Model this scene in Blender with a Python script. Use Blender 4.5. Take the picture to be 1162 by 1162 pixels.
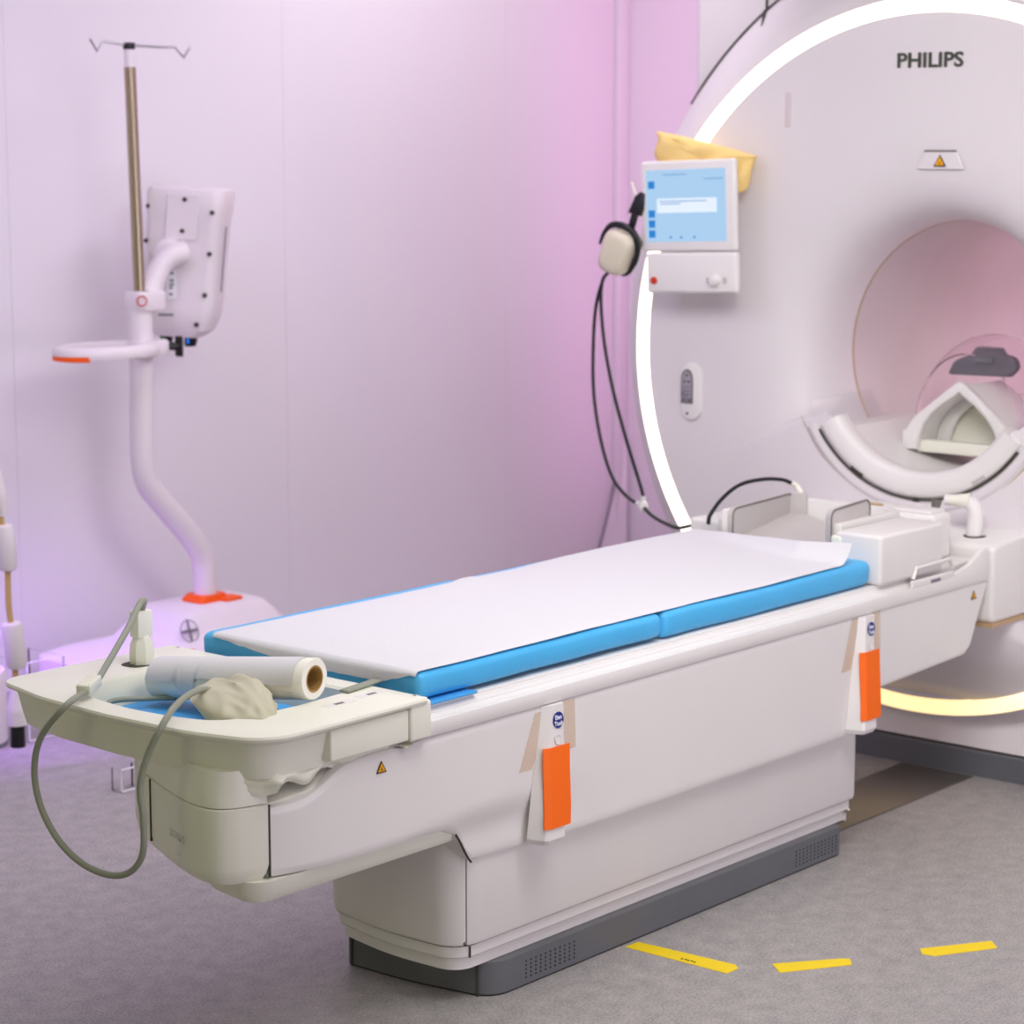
import bpy, bmesh, math, random
from mathutils import Vector, Matrix, noise

random.seed(7)
PI = math.pi
scene = bpy.context.scene
for o in list(bpy.data.objects):
    bpy.data.objects.remove(o)
C = scene.collection

# ------------------------------------------------------------------ camera
YAW, PITCH, FPX = 0.70534, 0.15612, 2700.0
cam_d = bpy.data.cameras.new('camera')
cam = bpy.data.objects.new('camera', cam_d)
C.objects.link(cam)
cam.location = (-5.5359, -3.2743, 1.7)
cam.rotation_euler = (PI / 2 - PITCH, 0, YAW - PI / 2)
cam_d.sensor_fit = 'HORIZONTAL'
cam_d.sensor_width = 24.0
cam_d.lens = FPX / 1162 * 24.0
cam_d.clip_start = 0.05
cam_d.dof.use_dof = True
cam_d.dof.focus_distance = 4.45
cam_d.dof.aperture_fstop = 3.4
scene.camera = cam

# ------------------------------------------------------------------ exposure, world, lights
scene.view_settings.view_transform = 'Standard'
scene.view_settings.look = 'None'
scene.view_settings.gamma = 1.0
scene.view_settings.use_curve_mapping = False
scene.view_settings.exposure = 0.13

w = bpy.data.worlds.new('world')
scene.world = w
w.use_nodes = True
w.node_tree.nodes['Background'].inputs['Color'].default_value = (0.8, 0.8, 0.85, 1)
w.node_tree.nodes['Background'].inputs['Strength'].default_value = 0.3


def area(name, loc, target, size, power, color, size_y=None, spread=180):
    d = bpy.data.lights.new(name, 'AREA')
    d.energy = power
    d.color = color
    d.spread = math.radians(spread)
    if size_y:
        d.shape = 'RECTANGLE'
        d.size, d.size_y = size, size_y
    else:
        d.size = size
    o = bpy.data.objects.new(name, d)
    C.objects.link(o)
    o.location = loc
    v = Vector(target) - Vector(loc)
    o.rotation_euler = v.to_track_quat('-Z', 'Y').to_euler()
    return o


WHITE = (1.0, 0.985, 0.95)
area('ceiling_lamp_table', (-2.2, -0.3, 2.72), (-2.2, -0.3, 0), 1.2, 21, WHITE, 2.4)
area('scanner_face_fill', (-2.1, -1.3, 2.7), (0.0, 0.1, 0.8), 1.2, 30, (1.0, 0.97, 0.98), 1.2, 130)  # added frontal fill, angled to even out shading on the gantry face
area('ceiling_lamp_front', (-3.4, -2.4, 2.72), (-3.2, -2.2, 0), 1.2, 19, (1.0, 0.98, 0.93), 2.4)
area('rear_wall_fill', (0.2, 0.9, 2.72), (0.3, 2.4, 0.5), 2.0, 16, (0.98, 0.89, 1.0), 0.6, 140)  # added fill to lift the lower back wall and the floor behind
area('wall_wash', (0.75, 1.9, 2.7), (0.9, 2.6, 1.0), 1.5, 5.5, (1.0, 0.92, 0.99), 0.2)
area('pink_corner_light', (1.74, 2.2, 1.5), (1.98, 2.6, 1.5), 0.12, 1.15, (1.0, 0.34, 0.85), 2.4)
area('pink_recess_light', (1.75, 1.25, 1.6), (2.05, 2.0, 1.4), 0.3, 2.4, (1.0, 0.36, 0.78), 2.2)
area('violet_wall_light', (-2.4, 1.2, 2.6), (-1.0, 2.6, 0.8), 0.8, 16, (0.70, 0.56, 1.0), 1.2)
area('violet_floor_light', (-2.0, 2.15, 0.7), (-1.25, 2.25, 0), 0.5, 3.2, (0.42, 0.15, 1.0), 0.3, 80)
area('mauve_side_fill', (-1.9, -4.0, 0.9), (-0.6, 0, 0.5), 2.6, 34, (0.93, 0.84, 1.0), 1.2)  # low fill added to brighten the table side and lower gantry
area('yellow_end_light', (-5.6, 0.9, 1.3), (-2.6, 0, 0.5), 1.2, 7, (0.92, 1.0, 0.45), 1.2)
area('bore_light', (1.0, -0.26, 1.25), (0.85, 0.35, 1.12), 0.3, 1.1, (1.0, 0.70, 0.82))
area('bore_end_light', (1.95, 0.0, 1.2), (0.4, 0.0, 1.1), 0.5, 2.0, (1.0, 0.66, 0.82))


# ------------------------------------------------------------------ materials
def lin(c):
    c = c / 255.0
    return c / 12.92 if c <= 0.04045 else ((c + 0.055) / 1.055) ** 2.4


def rgb(r, g, b):
    return (lin(r), lin(g), lin(b), 1.0)


MATS = {}


def mat(name, col, rough=0.45, metal=0.0, bump=0.0, bscale=200.0, var=0.0, vscale=6.0, spec=0.5,
        emit=None, estr=1.0, trans=0.0, ior=1.45, coat=0.0, alpha=1.0):
    m = bpy.data.materials.new(name)
    m.use_nodes = True
    nt = m.node_tree
    b = nt.nodes['Principled BSDF']
    b.inputs['Base Color'].default_value = col
    b.inputs['Roughness'].default_value = rough
    b.inputs['Metallic'].default_value = metal
    b.inputs['Specular IOR Level'].default_value = spec
    b.inputs['Transmission Weight'].default_value = trans
    b.inputs['IOR'].default_value = ior
    b.inputs['Coat Weight'].default_value = coat
    b.inputs['Alpha'].default_value = alpha
    if emit:
        b.inputs['Emission Color'].default_value = emit
        b.inputs['Emission Strength'].default_value = estr
    if bump or var:
        tc = nt.nodes.new('ShaderNodeTexCoord')
    if bump:
        n = nt.nodes.new('ShaderNodeTexNoise')
        n.inputs['Scale'].default_value = bscale
        n.inputs['Detail'].default_value = 3
        nt.links.new(tc.outputs['Object'], n.inputs['Vector'])
        bp = nt.nodes.new('ShaderNodeBump')
        bp.inputs['Strength'].default_value = bump
        bp.inputs['Distance'].default_value = 0.01
        nt.links.new(n.outputs['Fac'], bp.inputs['Height'])
        nt.links.new(bp.outputs['Normal'], b.inputs['Normal'])
    if var:
        n2 = nt.nodes.new('ShaderNodeTexNoise')
        n2.inputs['Scale'].default_value = vscale
        n2.inputs['Detail'].default_value = 4
        nt.links.new(tc.outputs['Object'], n2.inputs['Vector'])
        mr = nt.nodes.new('ShaderNodeMapRange')
        mr.inputs['From Min'].default_value = 0.3
        mr.inputs['From Max'].default_value = 0.7
        mr.inputs['To Min'].default_value = 1.0 - var
        mr.inputs['To Max'].default_value = 1.0 + var
        nt.links.new(n2.outputs['Fac'], mr.inputs['Value'])
        mx = nt.nodes.new('ShaderNodeVectorMath')
        mx.operation = 'SCALE'
        mx.inputs[0].default_value = col[:3]
        nt.links.new(mr.outputs['Result'], mx.inputs['Scale'])
        nt.links.new(mx.outputs['Vector'], b.inputs['Base Color'])
    MATS[name] = m
    return m


def M(n):
    return MATS[n]


mat('white_plastic', rgb(232, 229, 226), 0.38, bump=0.015, bscale=350, var=0.012)
mat('cream_plastic', rgb(237, 237, 222), 0.36, bump=0.015, bscale=350, var=0.012)
mat('gantry_plastic', rgb(226, 220, 222), 0.42, bump=0.01, bscale=300, var=0.01)
mat('bore_plastic', rgb(214, 202, 204), 0.4, var=0.02)
mat('grey_plastic', rgb(122, 124, 128), 0.5, bump=0.05, bscale=400)
mat('plinth_grey', rgb(104, 106, 110), 0.45, bump=0.03, bscale=500, var=0.04)
mat('seam_dark', rgb(60, 58, 48), 0.7)
mat('gold_trim', rgb(190, 160, 120), 0.4)
mat('black_plastic', rgb(22, 22, 26), 0.35)
mat('black_rubber', rgb(18, 24, 24), 0.5)
mat('blue_vinyl', rgb(78, 182, 236), 0.42, bump=0.12, bscale=30, var=0.03)
mat('blue_underlay', rgb(70, 160, 225), 0.5, bump=0.05, bscale=60)
mat('paper', rgb(219, 218, 222), 0.8, bump=0.08, bscale=120)
mat('paper_roll', rgb(240, 238, 228), 0.8, bump=0.06, bscale=160)
mat('cardboard', rgb(176, 140, 80), 0.85, bump=0.1, bscale=80)
mat('beige_bag', rgb(196, 192, 168), 0.6, bump=0.1, bscale=40)
mat('cable_grey', rgb(150, 154, 138), 0.5)
mat('grey_pad', rgb(198, 192, 190), 0.85, bump=0.25, bscale=500, var=0.03)
mat('grey_piping', rgb(120, 114, 108), 0.8)
mat('dark_foam', rgb(116, 114, 122), 0.7, bump=0.1, bscale=300)
mat('chrome', rgb(200, 200, 205), 0.18, metal=1.0)
mat('dark_chrome', rgb(132, 140, 126), 0.16, metal=1.0)
mat('steel_pole', rgb(176, 160, 140), 0.28, metal=1.0)
mat('orange_plastic', rgb(250, 92, 10), 0.45)
mat('orange_paper', rgb(252, 108, 0), 0.6, bump=0.08, bscale=25)
mat('red_button', rgb(200, 50, 25), 0.35)
mat('navy', rgb(22, 42, 130), 0.5)
mat('print_white', rgb(240, 240, 245), 0.6)
mat('print_grey', rgb(130, 125, 135), 0.6)
mat('print_black', rgb(25, 22, 20), 0.6)
mat('warn_yellow', rgb(240, 168, 10), 0.5)
mat('floor_tape', rgb(246, 214, 8), 0.5, bump=0.05, bscale=60, var=0.03)
mat('adhesive', rgb(244, 224, 202), 0.3, bump=0.2, bscale=90, alpha=0.42)
mat('beige_cloth', rgb(246, 214, 138), 0.9, bump=0.15, bscale=300, var=0.04)
mat('ear_cream', rgb(214, 206, 184), 0.35)
mat('tan_tube', rgb(205, 172, 112), 0.5)
mat('balun_white', rgb(232, 224, 228), 0.45)
mat('plate_brown', rgb(118, 112, 108), 0.28, metal=0.55, var=0.06)
mat('clear_acrylic', (1, 1, 1, 1), 0.03, trans=1.0, ior=1.08)
mat('acrylic_edge', rgb(250, 245, 255), 0.4)
mat('dome_plastic', (0.98, 0.93, 0.96, 1), 0.03, trans=1.0, ior=1.12)
mat('screen_blue', rgb(20, 30, 40), 0.2, emit=rgb(168, 204, 236), estr=0.92)
mat('screen_white', rgb(20, 30, 40), 0.2, emit=rgb(225, 236, 252), estr=0.95)
mat('screen_icon', rgb(10, 20, 40), 0.2, emit=rgb(20, 128, 205), estr=0.9)
mat('screen_text', rgb(10, 20, 40), 0.2, emit=rgb(110, 158, 200), estr=0.9)
mat('led_green', rgb(10, 40, 20), 0.3, emit=rgb(40, 200, 60), estr=0.9)
mat('led_blue', rgb(10, 20, 60), 0.3, emit=rgb(30, 120, 240), estr=0.9)
mat('wall_paint', rgb(236, 231, 237), 0.5, bump=0.02, bscale=500)
mat('ceiling_paint', rgb(235, 235, 235), 0.8)
mat('room_paint', rgb(220, 214, 220), 0.7)
mat('olive_bounce_tint', rgb(196, 198, 150), 0.7)  # tint given to the unseen left wall for greenish bounce light

# light ring: whiter at the top and sides, warmer and dimmer emission at the foot
m = mat('ring_light', rgb(250, 245, 230), 0.4, emit=(1, 1, 1, 1), estr=1.0)
nt = m.node_tree
b = nt.nodes['Principled BSDF']
tc = nt.nodes.new('ShaderNodeTexCoord')
sx = nt.nodes.new('ShaderNodeSeparateXYZ')
cr = nt.nodes.new('ShaderNodeValToRGB')
cr.color_ramp.elements[0].position = 0.10
cr.color_ramp.elements[0].color = (1.05, 0.74, 0.30, 1)
cr.color_ramp.elements[1].position = 0.24
cr.color_ramp.elements[1].color = (2.6, 2.4, 1.95, 1)
dv = nt.nodes.new('ShaderNodeMath')
dv.operation = 'DIVIDE'
dv.inputs[1].default_value = 2.2
nt.links.new(tc.outputs['Object'], sx.inputs[0])
nt.links.new(sx.outputs['Z'], dv.inputs[0])
nt.links.new(dv.outputs[0], cr.inputs['Fac'])
nt.links.new(cr.outputs['Color'], b.inputs['Emission Color'])

# speckled vinyl floor
m = mat('floor_vinyl', rgb(160, 152, 156), 0.42)
nt = m.node_tree
b = nt.nodes['Principled BSDF']
tc = nt.nodes.new('ShaderNodeTexCoord')
n1 = nt.nodes.new('ShaderNodeTexNoise')
n1.inputs['Scale'].default_value = 170
n1.inputs['Detail'].default_value = 2
n2 = nt.nodes.new('ShaderNodeTexNoise')
n2.inputs['Scale'].default_value = 22
n2.inputs['Detail'].default_value = 5
cr = nt.nodes.new('ShaderNodeValToRGB')
cr.color_ramp.elements[0].position = 0.33
cr.color_ramp.elements[0].color = rgb(134, 131, 131)
cr.color_ramp.elements[1].position = 0.68
cr.color_ramp.elements[1].color = rgb(186, 181, 178)
ad = nt.nodes.new('ShaderNodeMath')
ad.operation = 'MULTIPLY_ADD'
ad.inputs[1].default_value = 0.65
ml = nt.nodes.new('ShaderNodeMath')
ml.operation = 'MULTIPLY'
ml.inputs[1].default_value = 0.35
nt.links.new(tc.outputs['Object'], n1.inputs['Vector'])
nt.links.new(tc.outputs['Object'], n2.inputs['Vector'])
nt.links.new(n2.outputs['Fac'], ml.inputs[0])
nt.links.new(n1.outputs['Fac'], ad.inputs[0])
nt.links.new(ml.outputs[0], ad.inputs[2])
nt.links.new(ad.outputs[0], cr.inputs['Fac'])
nt.links.new(cr.outputs['Color'], b.inputs['Base Color'])
bp = nt.nodes.new('ShaderNodeBump')
bp.inputs['Strength'].default_value = 0.04
nt.links.new(n1.outputs['Fac'], bp.inputs['Height'])
nt.links.new(bp.outputs['Normal'], b.inputs['Normal'])


# ------------------------------------------------------------------ object helpers
def wloc(o):
    v = Vector(o.location)
    while o.parent:
        o = o.parent
        v += Vector(o.location)
    return v


def obj(name, bm, m, parent=None, smooth=35, origin=None):
    bmesh.ops.recalc_face_normals(bm, faces=bm.faces[:])
    if parent is not None:
        off = wloc(parent)
        loc = Vector((0, 0, 0))
    else:
        if origin is None:
            xs = [v.co.x for v in bm.verts]
            ys = [v.co.y for v in bm.verts]
            zs = [v.co.z for v in bm.verts]
            origin = ((min(xs) + max(xs)) / 2, (min(ys) + max(ys)) / 2, min(zs))
        off = Vector(origin)
        loc = off
    bmesh.ops.translate(bm, verts=bm.verts[:], vec=-off)
    me = bpy.data.meshes.new(name)
    bm.to_mesh(me)
    bm.free()
    me.materials.append(M(m) if isinstance(m, str) else m)
    if smooth:
        me.shade_smooth()
        me.set_sharp_from_angle(angle=math.radians(smooth))
    o = bpy.data.objects.new(name, me)
    C.objects.link(o)
    o.location = loc
    if parent is not None:
        o.parent = parent
    return o


def thing(name, label, cat, loc, group=None):
    o = bpy.data.objects.new(name, None)
    o.empty_display_size = 0.1
    C.objects.link(o)
    o.location = loc
    o['label'] = label
    o['category'] = cat
    if group:
        o['group'] = group
    return o


def tag(o, label, cat, group=None):
    o['label'] = label
    o['category'] = cat
    if group:
        o['group'] = group
    return o


def structure(o):
    o['kind'] = 'structure'
    return o


def NB():
    return bmesh.new()


def add_box(bm, lo, hi, bev=0.0, seg=3, mtx=None):
    lo, hi = Vector(lo), Vector(hi)
    r = bmesh.ops.create_cube(bm, size=1.0)
    vs = r['verts']
    for v in vs:
        v.co = Vector(((lo.x + hi.x) / 2 + v.co.x * (hi.x - lo.x), (lo.y + hi.y) / 2 + v.co.y * (hi.y - lo.y),
                       (lo.z + hi.z) / 2 + v.co.z * (hi.z - lo.z)))
    if bev:
        es = list({e for v in vs for e in v.link_edges})
        r2 = bmesh.ops.bevel(bm, geom=es, offset=bev, segments=seg, profile=0.5, affect='EDGES', clamp_overlap=True)
        vs = list({v for f in r2['faces'] for v in f.verts} | {v for v in vs if v.is_valid})
    if mtx:
        for v in vs:
            v.co = mtx @ v.co
    return vs


def box(lo, hi, bev=0.0, seg=3, mtx=None):
    bm = NB()
    add_box(bm, lo, hi, bev, seg, mtx)
    return bm


def add_prism(bm, poly, axis, lo, hi, bev=0.0, seg=2):
    """poly: list of 2-D points in the plane across `axis`: x -> (y,z), y -> (x,z), z -> (x,y)."""
    def P(p, t):
        return {'x': (t, p[0], p[1]), 'y': (p[0], t, p[1]), 'z': (p[0], p[1], t)}[axis]
    a = [bm.verts.new(P(p, lo)) for p in poly]
    c = [bm.verts.new(P(p, hi)) for p in poly]
    n = len(poly)
    fs = [bm.faces.new(a), bm.faces.new(c[::-1])]
    for i in range(n):
        fs.append(bm.faces.new((a[i], c[i], c[(i + 1) % n], a[(i + 1) % n])))
    bmesh.ops.recalc_face_normals(bm, faces=fs)
    if bev:
        es = list({e for f in fs[:2] for e in f.edges})
        bmesh.ops.bevel(bm, geom=es, offset=bev, segments=seg, profile=0.5, affect='EDGES', clamp_overlap=True)
    return bm


def prism(poly, axis, lo, hi, bev=0.0, seg=2):
    return add_prism(NB(), poly, axis, lo, hi, bev, seg)


def add_loft(bm, rings, cap0=True, cap1=True, closed=True):
    R = [[bm.verts.new(p) for p in r] for r in rings]
    n = len(R[0])
    for a, c in zip(R, R[1:]):
        for i in range(n if closed else n - 1):
            j = (i + 1) % n
            bm.faces.new((a[i], a[j], c[j], c[i]))
    if cap0:
        bm.faces.new(R[0][::-1])
    if cap1:
        bm.faces.new(R[-1])
    return bm


def loft(rings, cap0=True, cap1=True, closed=True):
    return add_loft(NB(), rings, cap0, cap1, closed)


def smooth_path(pts, n=8):
    pts = [Vector(p) for p in pts]
    out = []
    ext = [2 * pts[0] - pts[1]] + pts + [2 * pts[-1] - pts[-2]]
    for i in range(1, len(ext) - 2):
        p0, p1, p2, p3 = ext[i - 1:i + 3]
        for k in range(n):
            t = k / n
            out.append(0.5 * ((2 * p1) + (-p0 + p2) * t + (2 * p0 - 5 * p1 + 4 * p2 - p3) * t * t
                              + (-p0 + 3 * p1 - 3 * p2 + p3) * t ** 3))
    out.append(pts[-1])
    return out


def add_tube(bm, pts, r, seg=12, n=8, smooth=True, cap=True):
    path = smooth_path(pts, n) if smooth else [Vector(p) for p in pts]
    rs = r if isinstance(r, (list, tuple)) else [r] * len(path)
    if len(rs) != len(path):
        m_ = len(rs) - 1
        rs = [rs[min(m_, int(i / (len(path) - 1) * m_))] * (1 - (i / (len(path) - 1) * m_) % 1)
              + rs[min(m_, int(i / (len(path) - 1) * m_) + 1)] * ((i / (len(path) - 1) * m_) % 1) for i in range(len(path))]
    t0 = (path[1] - path[0]).normalized()
    up = Vector((0, 0, 1)) if abs(t0.z) < 0.9 else Vector((1, 0, 0))
    u = t0.cross(up).normalized()
    rings = []
    for i, p in enumerate(path):
        t = (path[min(i + 1, len(path) - 1)] - path[max(i - 1, 0)]).normalized()
        u = (u - t * u.dot(t)).normalized()
        v = t.cross(u)
        rings.append([p + (u * math.cos(2 * PI * k / seg) + v * math.sin(2 * PI * k / seg)) * rs[i] for k in range(seg)])
    return add_loft(bm, rings, cap, cap)


def tube(pts, r, seg=12, n=8, smooth=True, cap=True):
    return add_tube(NB(), pts, r, seg, n, smooth, cap)


def add_cyl(bm, p0, p1, r0, r1=None, seg=24, bev=0.0):
    p0, p1 = Vector(p0), Vector(p1)
    r1 = r0 if r1 is None else r1
    d = (p1 - p0)
    L = d.length
    t = d / L
    up = Vector((0, 0, 1)) if abs(t.z) < 0.9 else Vector((1, 0, 0))
    u = t.cross(up).normalized()
    v = t.cross(u)

    def ring(s, r):
        return [p0 + t * s + (u * math.cos(2 * PI * k / seg) + v * math.sin(2 * PI * k / seg)) * r for k in range(seg)]
    if bev:
        rr = [ring(0, r0 - bev), ring(bev * 0.3, r0 - bev * 0.3), ring(bev, r0), ring(L - bev, r1),
              ring(L - bev * 0.3, r1 - bev * 0.3), ring(L, r1 - bev)]
    else:
        rr = [ring(0, r0), ring(L, r1)]
    return add_loft(bm, rr)


def cyl(p0, p1, r0, r1=None, seg=24, bev=0.0):
    return add_cyl(NB(), p0, p1, r0, r1, seg, bev)


ZC = 1.109          # height of the bore axis


def lathe(profile, a0=0.0, a1=2 * PI, seg=128, closed_profile=False, zmin=None):
    """Sweep (x, r) points about the bore axis."""
    bm = NB()
    full = abs(a1 - a0 - 2 * PI) < 1e-6
    cnt = seg if full else seg + 1
    rings = []
    for k in range(cnt):
        a = a0 + (a1 - a0) * k / seg
        ring = []
        for x, r in profile:
            z = ZC + r * math.sin(a)
            if zmin is not None:
                z = max(z, zmin)
            ring.append(bm.verts.new((x, r * math.cos(a), z)))
        rings.append(ring)
    n = len(profile)
    for k in range(seg):
        A, B = rings[k], rings[(k + 1) % cnt]
        for i in range(n if closed_profile else n - 1):
            j = (i + 1) % n
            bm.faces.new((A[i], A[j], B[j], B[i]))
    if closed_profile and not full:
        bm.faces.new(rings[0])
        bm.faces.new(rings[-1][::-1])
    return bm


def rounded_outline(corners, n=8):
    """corners: list of ((x, y), radius), in order; returns points with filleted corners."""
    out = []
    m_ = len(corners)
    for i in range(m_):
        p = Vector(corners[i][0])
        r = corners[i][1]
        a = Vector(corners[i - 1][0])
        c = Vector(corners[(i + 1) % m_][0])
        if r <= 0:
            out.append((p.x, p.y))
            continue
        d0 = (a - p).normalized()
        d1 = (c - p).normalized()
        ang = d0.angle(d1)
        t = min(r / math.tan(ang / 2), (a - p).length * 0.49, (c - p).length * 0.49)
        r2 = t * math.tan(ang / 2)
        bis = (d0 + d1).normalized()
        cen = p + bis * (r2 / math.sin(ang / 2))
        s = p + d0 * t - cen
        e = p + d1 * t - cen
        tot = s.angle(e)
        sg = 1 if s.x * e.y - s.y * e.x > 0 else -1
        for k in range(n + 1):
            al = sg * tot * k / n
            out.append((cen.x + s.x * math.cos(al) - s.y * math.sin(al), cen.y + s.x * math.sin(al) + s.y * math.cos(al)))
    return out


def inset(poly, d):
    """Offset a counter-clockwise or clockwise outline inwards by d."""
    n = len(poly)
    ar = sum(poly[i][0] * poly[(i + 1) % n][1] - poly[(i + 1) % n][0] * poly[i][1] for i in range(n))
    sg = 1 if ar > 0 else -1
    out = []
    for i in range(n):
        a, p, c = Vector(poly[i - 1]), Vector(poly[i]), Vector(poly[(i + 1) % n])
        e0, e1 = (p - a), (c - p)
        if e0.length < 1e-9:
            e0 = e1
        if e1.length < 1e-9:
            e1 = e0
        n0 = Vector((-e0.y, e0.x)).normalized() * sg
        n1 = Vector((-e1.y, e1.x)).normalized() * sg
        nn = (n0 + n1)
        nn = nn / max(nn.length_squared / 2, 0.3)
        out.append((p.x + nn.x * d, p.y + nn.y * d))
    return out


def at_z(poly, z):
    return [(p[0], p[1], z) for p in poly]


def text_mesh(body, size, mtx, extrude=0.001, bold=0.0):
    cu = bpy.data.curves.new('lettering', 'FONT')
    cu.body = body
    cu.size = size
    cu.align_x = 'CENTER'
    cu.align_y = 'CENTER'
    cu.extrude = extrude
    cu.offset = bold
    cu.resolution_u = 3
    o = bpy.data.objects.new('lettering', cu)
    C.objects.link(o)
    dg = bpy.context.evaluated_depsgraph_get()
    me = bpy.data.meshes.new_from_object(o.evaluated_get(dg))
    bm = NB()
    bm.from_mesh(me)
    bmesh.ops.transform(bm, matrix=mtx, verts=bm.verts[:])
    bpy.data.objects.remove(o)
    bpy.data.curves.remove(cu)
    bpy.data.meshes.remove(me)
    return bm


def frame(origin, xdir, ydir):
    x = Vector(xdir).normalized()
    y = Vector(ydir).normalized()
    z = x.cross(y).normalized()
    y = z.cross(x)
    m_ = Matrix.Identity(4)
    for i in range(3):
        m_[i][0], m_[i][1], m_[i][2], m_[i][3] = x[i], y[i], z[i], origin[i]
    return m_


def warning_triangle(parent, origin, xdir, ydir, s):
    """Yellow warning triangle with a black rim and spark mark: a sticker with a printed child."""
    f = frame(origin, xdir, ydir)
    bm = NB()
    vs = []
    for z in (0, 0.0008):
        vs.append([bm.verts.new(f @ Vector((s * 0.62 * dx, s * dy, z))) for dx, dy in ((-1, -0.42), (1, -0.42), (0, 0.62))])
    bm.faces.new(vs[0]); bm.faces.new(vs[1])
    for i in range(3):
        bm.faces.new((vs[0][i], vs[0][(i + 1) % 3], vs[1][(i + 1) % 3], vs[1][i]))
    rim = obj('warning_label', bm, 'print_black', parent, smooth=0)
    bm = NB()
    bm.faces.new([bm.verts.new(f @ Vector((s * 0.62 * dx * 0.74, s * dy * 0.74, 0.0011))) for dx, dy in ((-1, -0.42), (1, -0.42), (0, 0.62))])
    obj('yellow_field', bm, 'warn_yellow', rim, smooth=0)
    bm = NB()
    bm.faces.new([bm.verts.new(f @ Vector((s * dx, s * dy, 0.0014))) for dx, dy in
                  ((-0.16, -0.2), (-0.05, -0.12), (0.0, 0.08), (0.06, -0.1), (0.16, -0.2))])
    obj('warning_mark', bm, 'print_black', rim, smooth=0)
    return rim


# ------------------------------------------------------------------ room
XL, XR, YF, YB, H = -7.2, 2.05, -5.0, 2.6, 2.8
fl = structure(obj('floor', box((XL, YF, -0.1), (XR, YB, 0)), 'floor_vinyl', smooth=0, origin=(0, 0, 0)))
structure(obj('ceiling', box((XL, YF, H), (XR, YB, H + 0.1)), 'ceiling_paint', smooth=0))
wb = structure(obj('wall_back', box((XL, YB + 0.012, 0), (XR, YB + 0.15, H)), 'wall_paint', smooth=0))
xs = [XL] + [0.17 - 1.16 * k for k in range(5, -1, -1)] + [1.33, XR - 0.001]
for a, c in zip(xs, xs[1:]):
    obj('wall_panel', box((a + 0.0006, YB, 0.0), (c - 0.0006, YB + 0.012, H)), 'wall_paint', wb, smooth=0)
structure(obj('wall_right', box((XR, YF, 0), (XR + 0.15, YB + 0.15, H)), 'wall_paint', smooth=0))
structure(obj('wall_left', box((XL - 0.15, YF, 0), (XL, YB + 0.15, H)), 'olive_bounce_tint', smooth=0))
structure(obj('wall_front', box((XL, YF - 0.15, 0), (XR, YF, H)), 'room_paint', smooth=0))
# corner trim post, and the flared corner skirt with its dark edging
structure(obj('trim_1', box((1.985, YB - 0.03, 0.0), (2.05, YB, H), 0.006, 2), 'wall_paint'))
bm = NB()
edge = [(2.015, 2.592, 0.49), (2.005, 2.592, 0.385), (1.955, 2.592, 0.226), (1.885, 2.592, 0.055), (1.86, 2.592, 0.0)]
sm = smooth_path(edge, 6)
ra = [bm.verts.new(p) for p in sm]
rb = [bm.verts.new((2.03, 2.555, p.z)) for p in sm]
rc = [bm.verts.new((p.x, 2.6, p.z)) for p in sm]
for i in range(len(sm) - 1):
    bm.faces.new((ra[i], ra[i + 1], rb[i + 1], rb[i]))
    bm.faces.new((ra[i], ra[i + 1], rc[i + 1], rc[i]))
sk = structure(obj('trim_2', bm, 'wall_paint'))
obj('edging', tube([(p.x, p.y - 0.004, p.z) for p in sm], 0.006, 8, smooth=False), 'print_grey', sk)

# ------------------------------------------------------------------ MRI scanner
g = thing('mri_scanner', 'large white ring-shaped scanner gantry with glowing light ring and round bore', 'scanner', (0.8, 0, 0))
obj('front_cover', lathe([(0.24, 0.37), (0.2, 0.371), (0.15, 0.376), (0.10, 0.389), (0.06, 0.412), (0.03, 0.445),
                          (0.012, 0.49), (0.004, 0.55), (0, 0.62), (0, 0.80), (0, 0.915)], seg=160), 'gantry_plastic', g, smooth=60)
obj('light_ring', lathe([(0.004, 0.9155), (-0.002, 0.918), (-0.002, 0.957), (0.006, 0.959)], seg=200), 'ring_light', g, smooth=60)
obj('ring_channel', lathe([(0.006, 0.959), (0.05, 0.961), (0.055, 0.985)], seg=160), 'gantry_plastic', g, smooth=40)
obj('flange', lathe([(0.055, 0.985), (0.056, 0.995), (0.066, 1.018), (0.10, 1.052), (0.16, 1.103), (0.22, 1.152), (0.244, 1.172), (0.249, 1.174), (0.7, 1.174), (1.5, 1.0), (1.6, 0.37)],
                    seg=160, zmin=0.068), 'gantry_plastic', g, smooth=60)
obj('bore_liner', lathe([(0.244, 0.37), (0.9, 0.352), (1.6, 0.37)], seg=96), 'bore_plastic', g, smooth=60)
obj('bore_seam', lathe([(0.238, 0.3695), (0.244, 0.3685)], seg=96), 'gold_trim', g, smooth=60)
obj('rear_tower', box((0.252, -0.945, 1.62), (1.5, 0.945, 2.72), 0.02, 3), 'gantry_plastic', g)
obj('cover_seam', lathe([(0.236, 1.168), (0.240, 1.176), (0.252, 1.179)], math.radians(36), math.radians(144), 64), 'seam_dark', g)
sa = math.radians(54)
bm = NB()
add_tube(bm, [(xx, rr0 * math.cos(sa), ZC + rr0 * math.sin(sa)) for xx, rr0 in ((0.238, 1.172), (0.21, 1.146), (0.175, 1.118))], [0.006, 0.005, 0.0015], 8)
obj('cover_seam', bm, 'seam_dark', g)
bm = NB()
add_tube(bm, [(0.25, 1.176 * math.cos(sa), ZC + 1.176 * math.sin(sa)), (0.252, 0.69, 2.25), (0.252, 0.69, 2.6)], 0.004, 8, smooth=False)
obj('cover_seam', bm, 'seam_dark', g)
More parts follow.
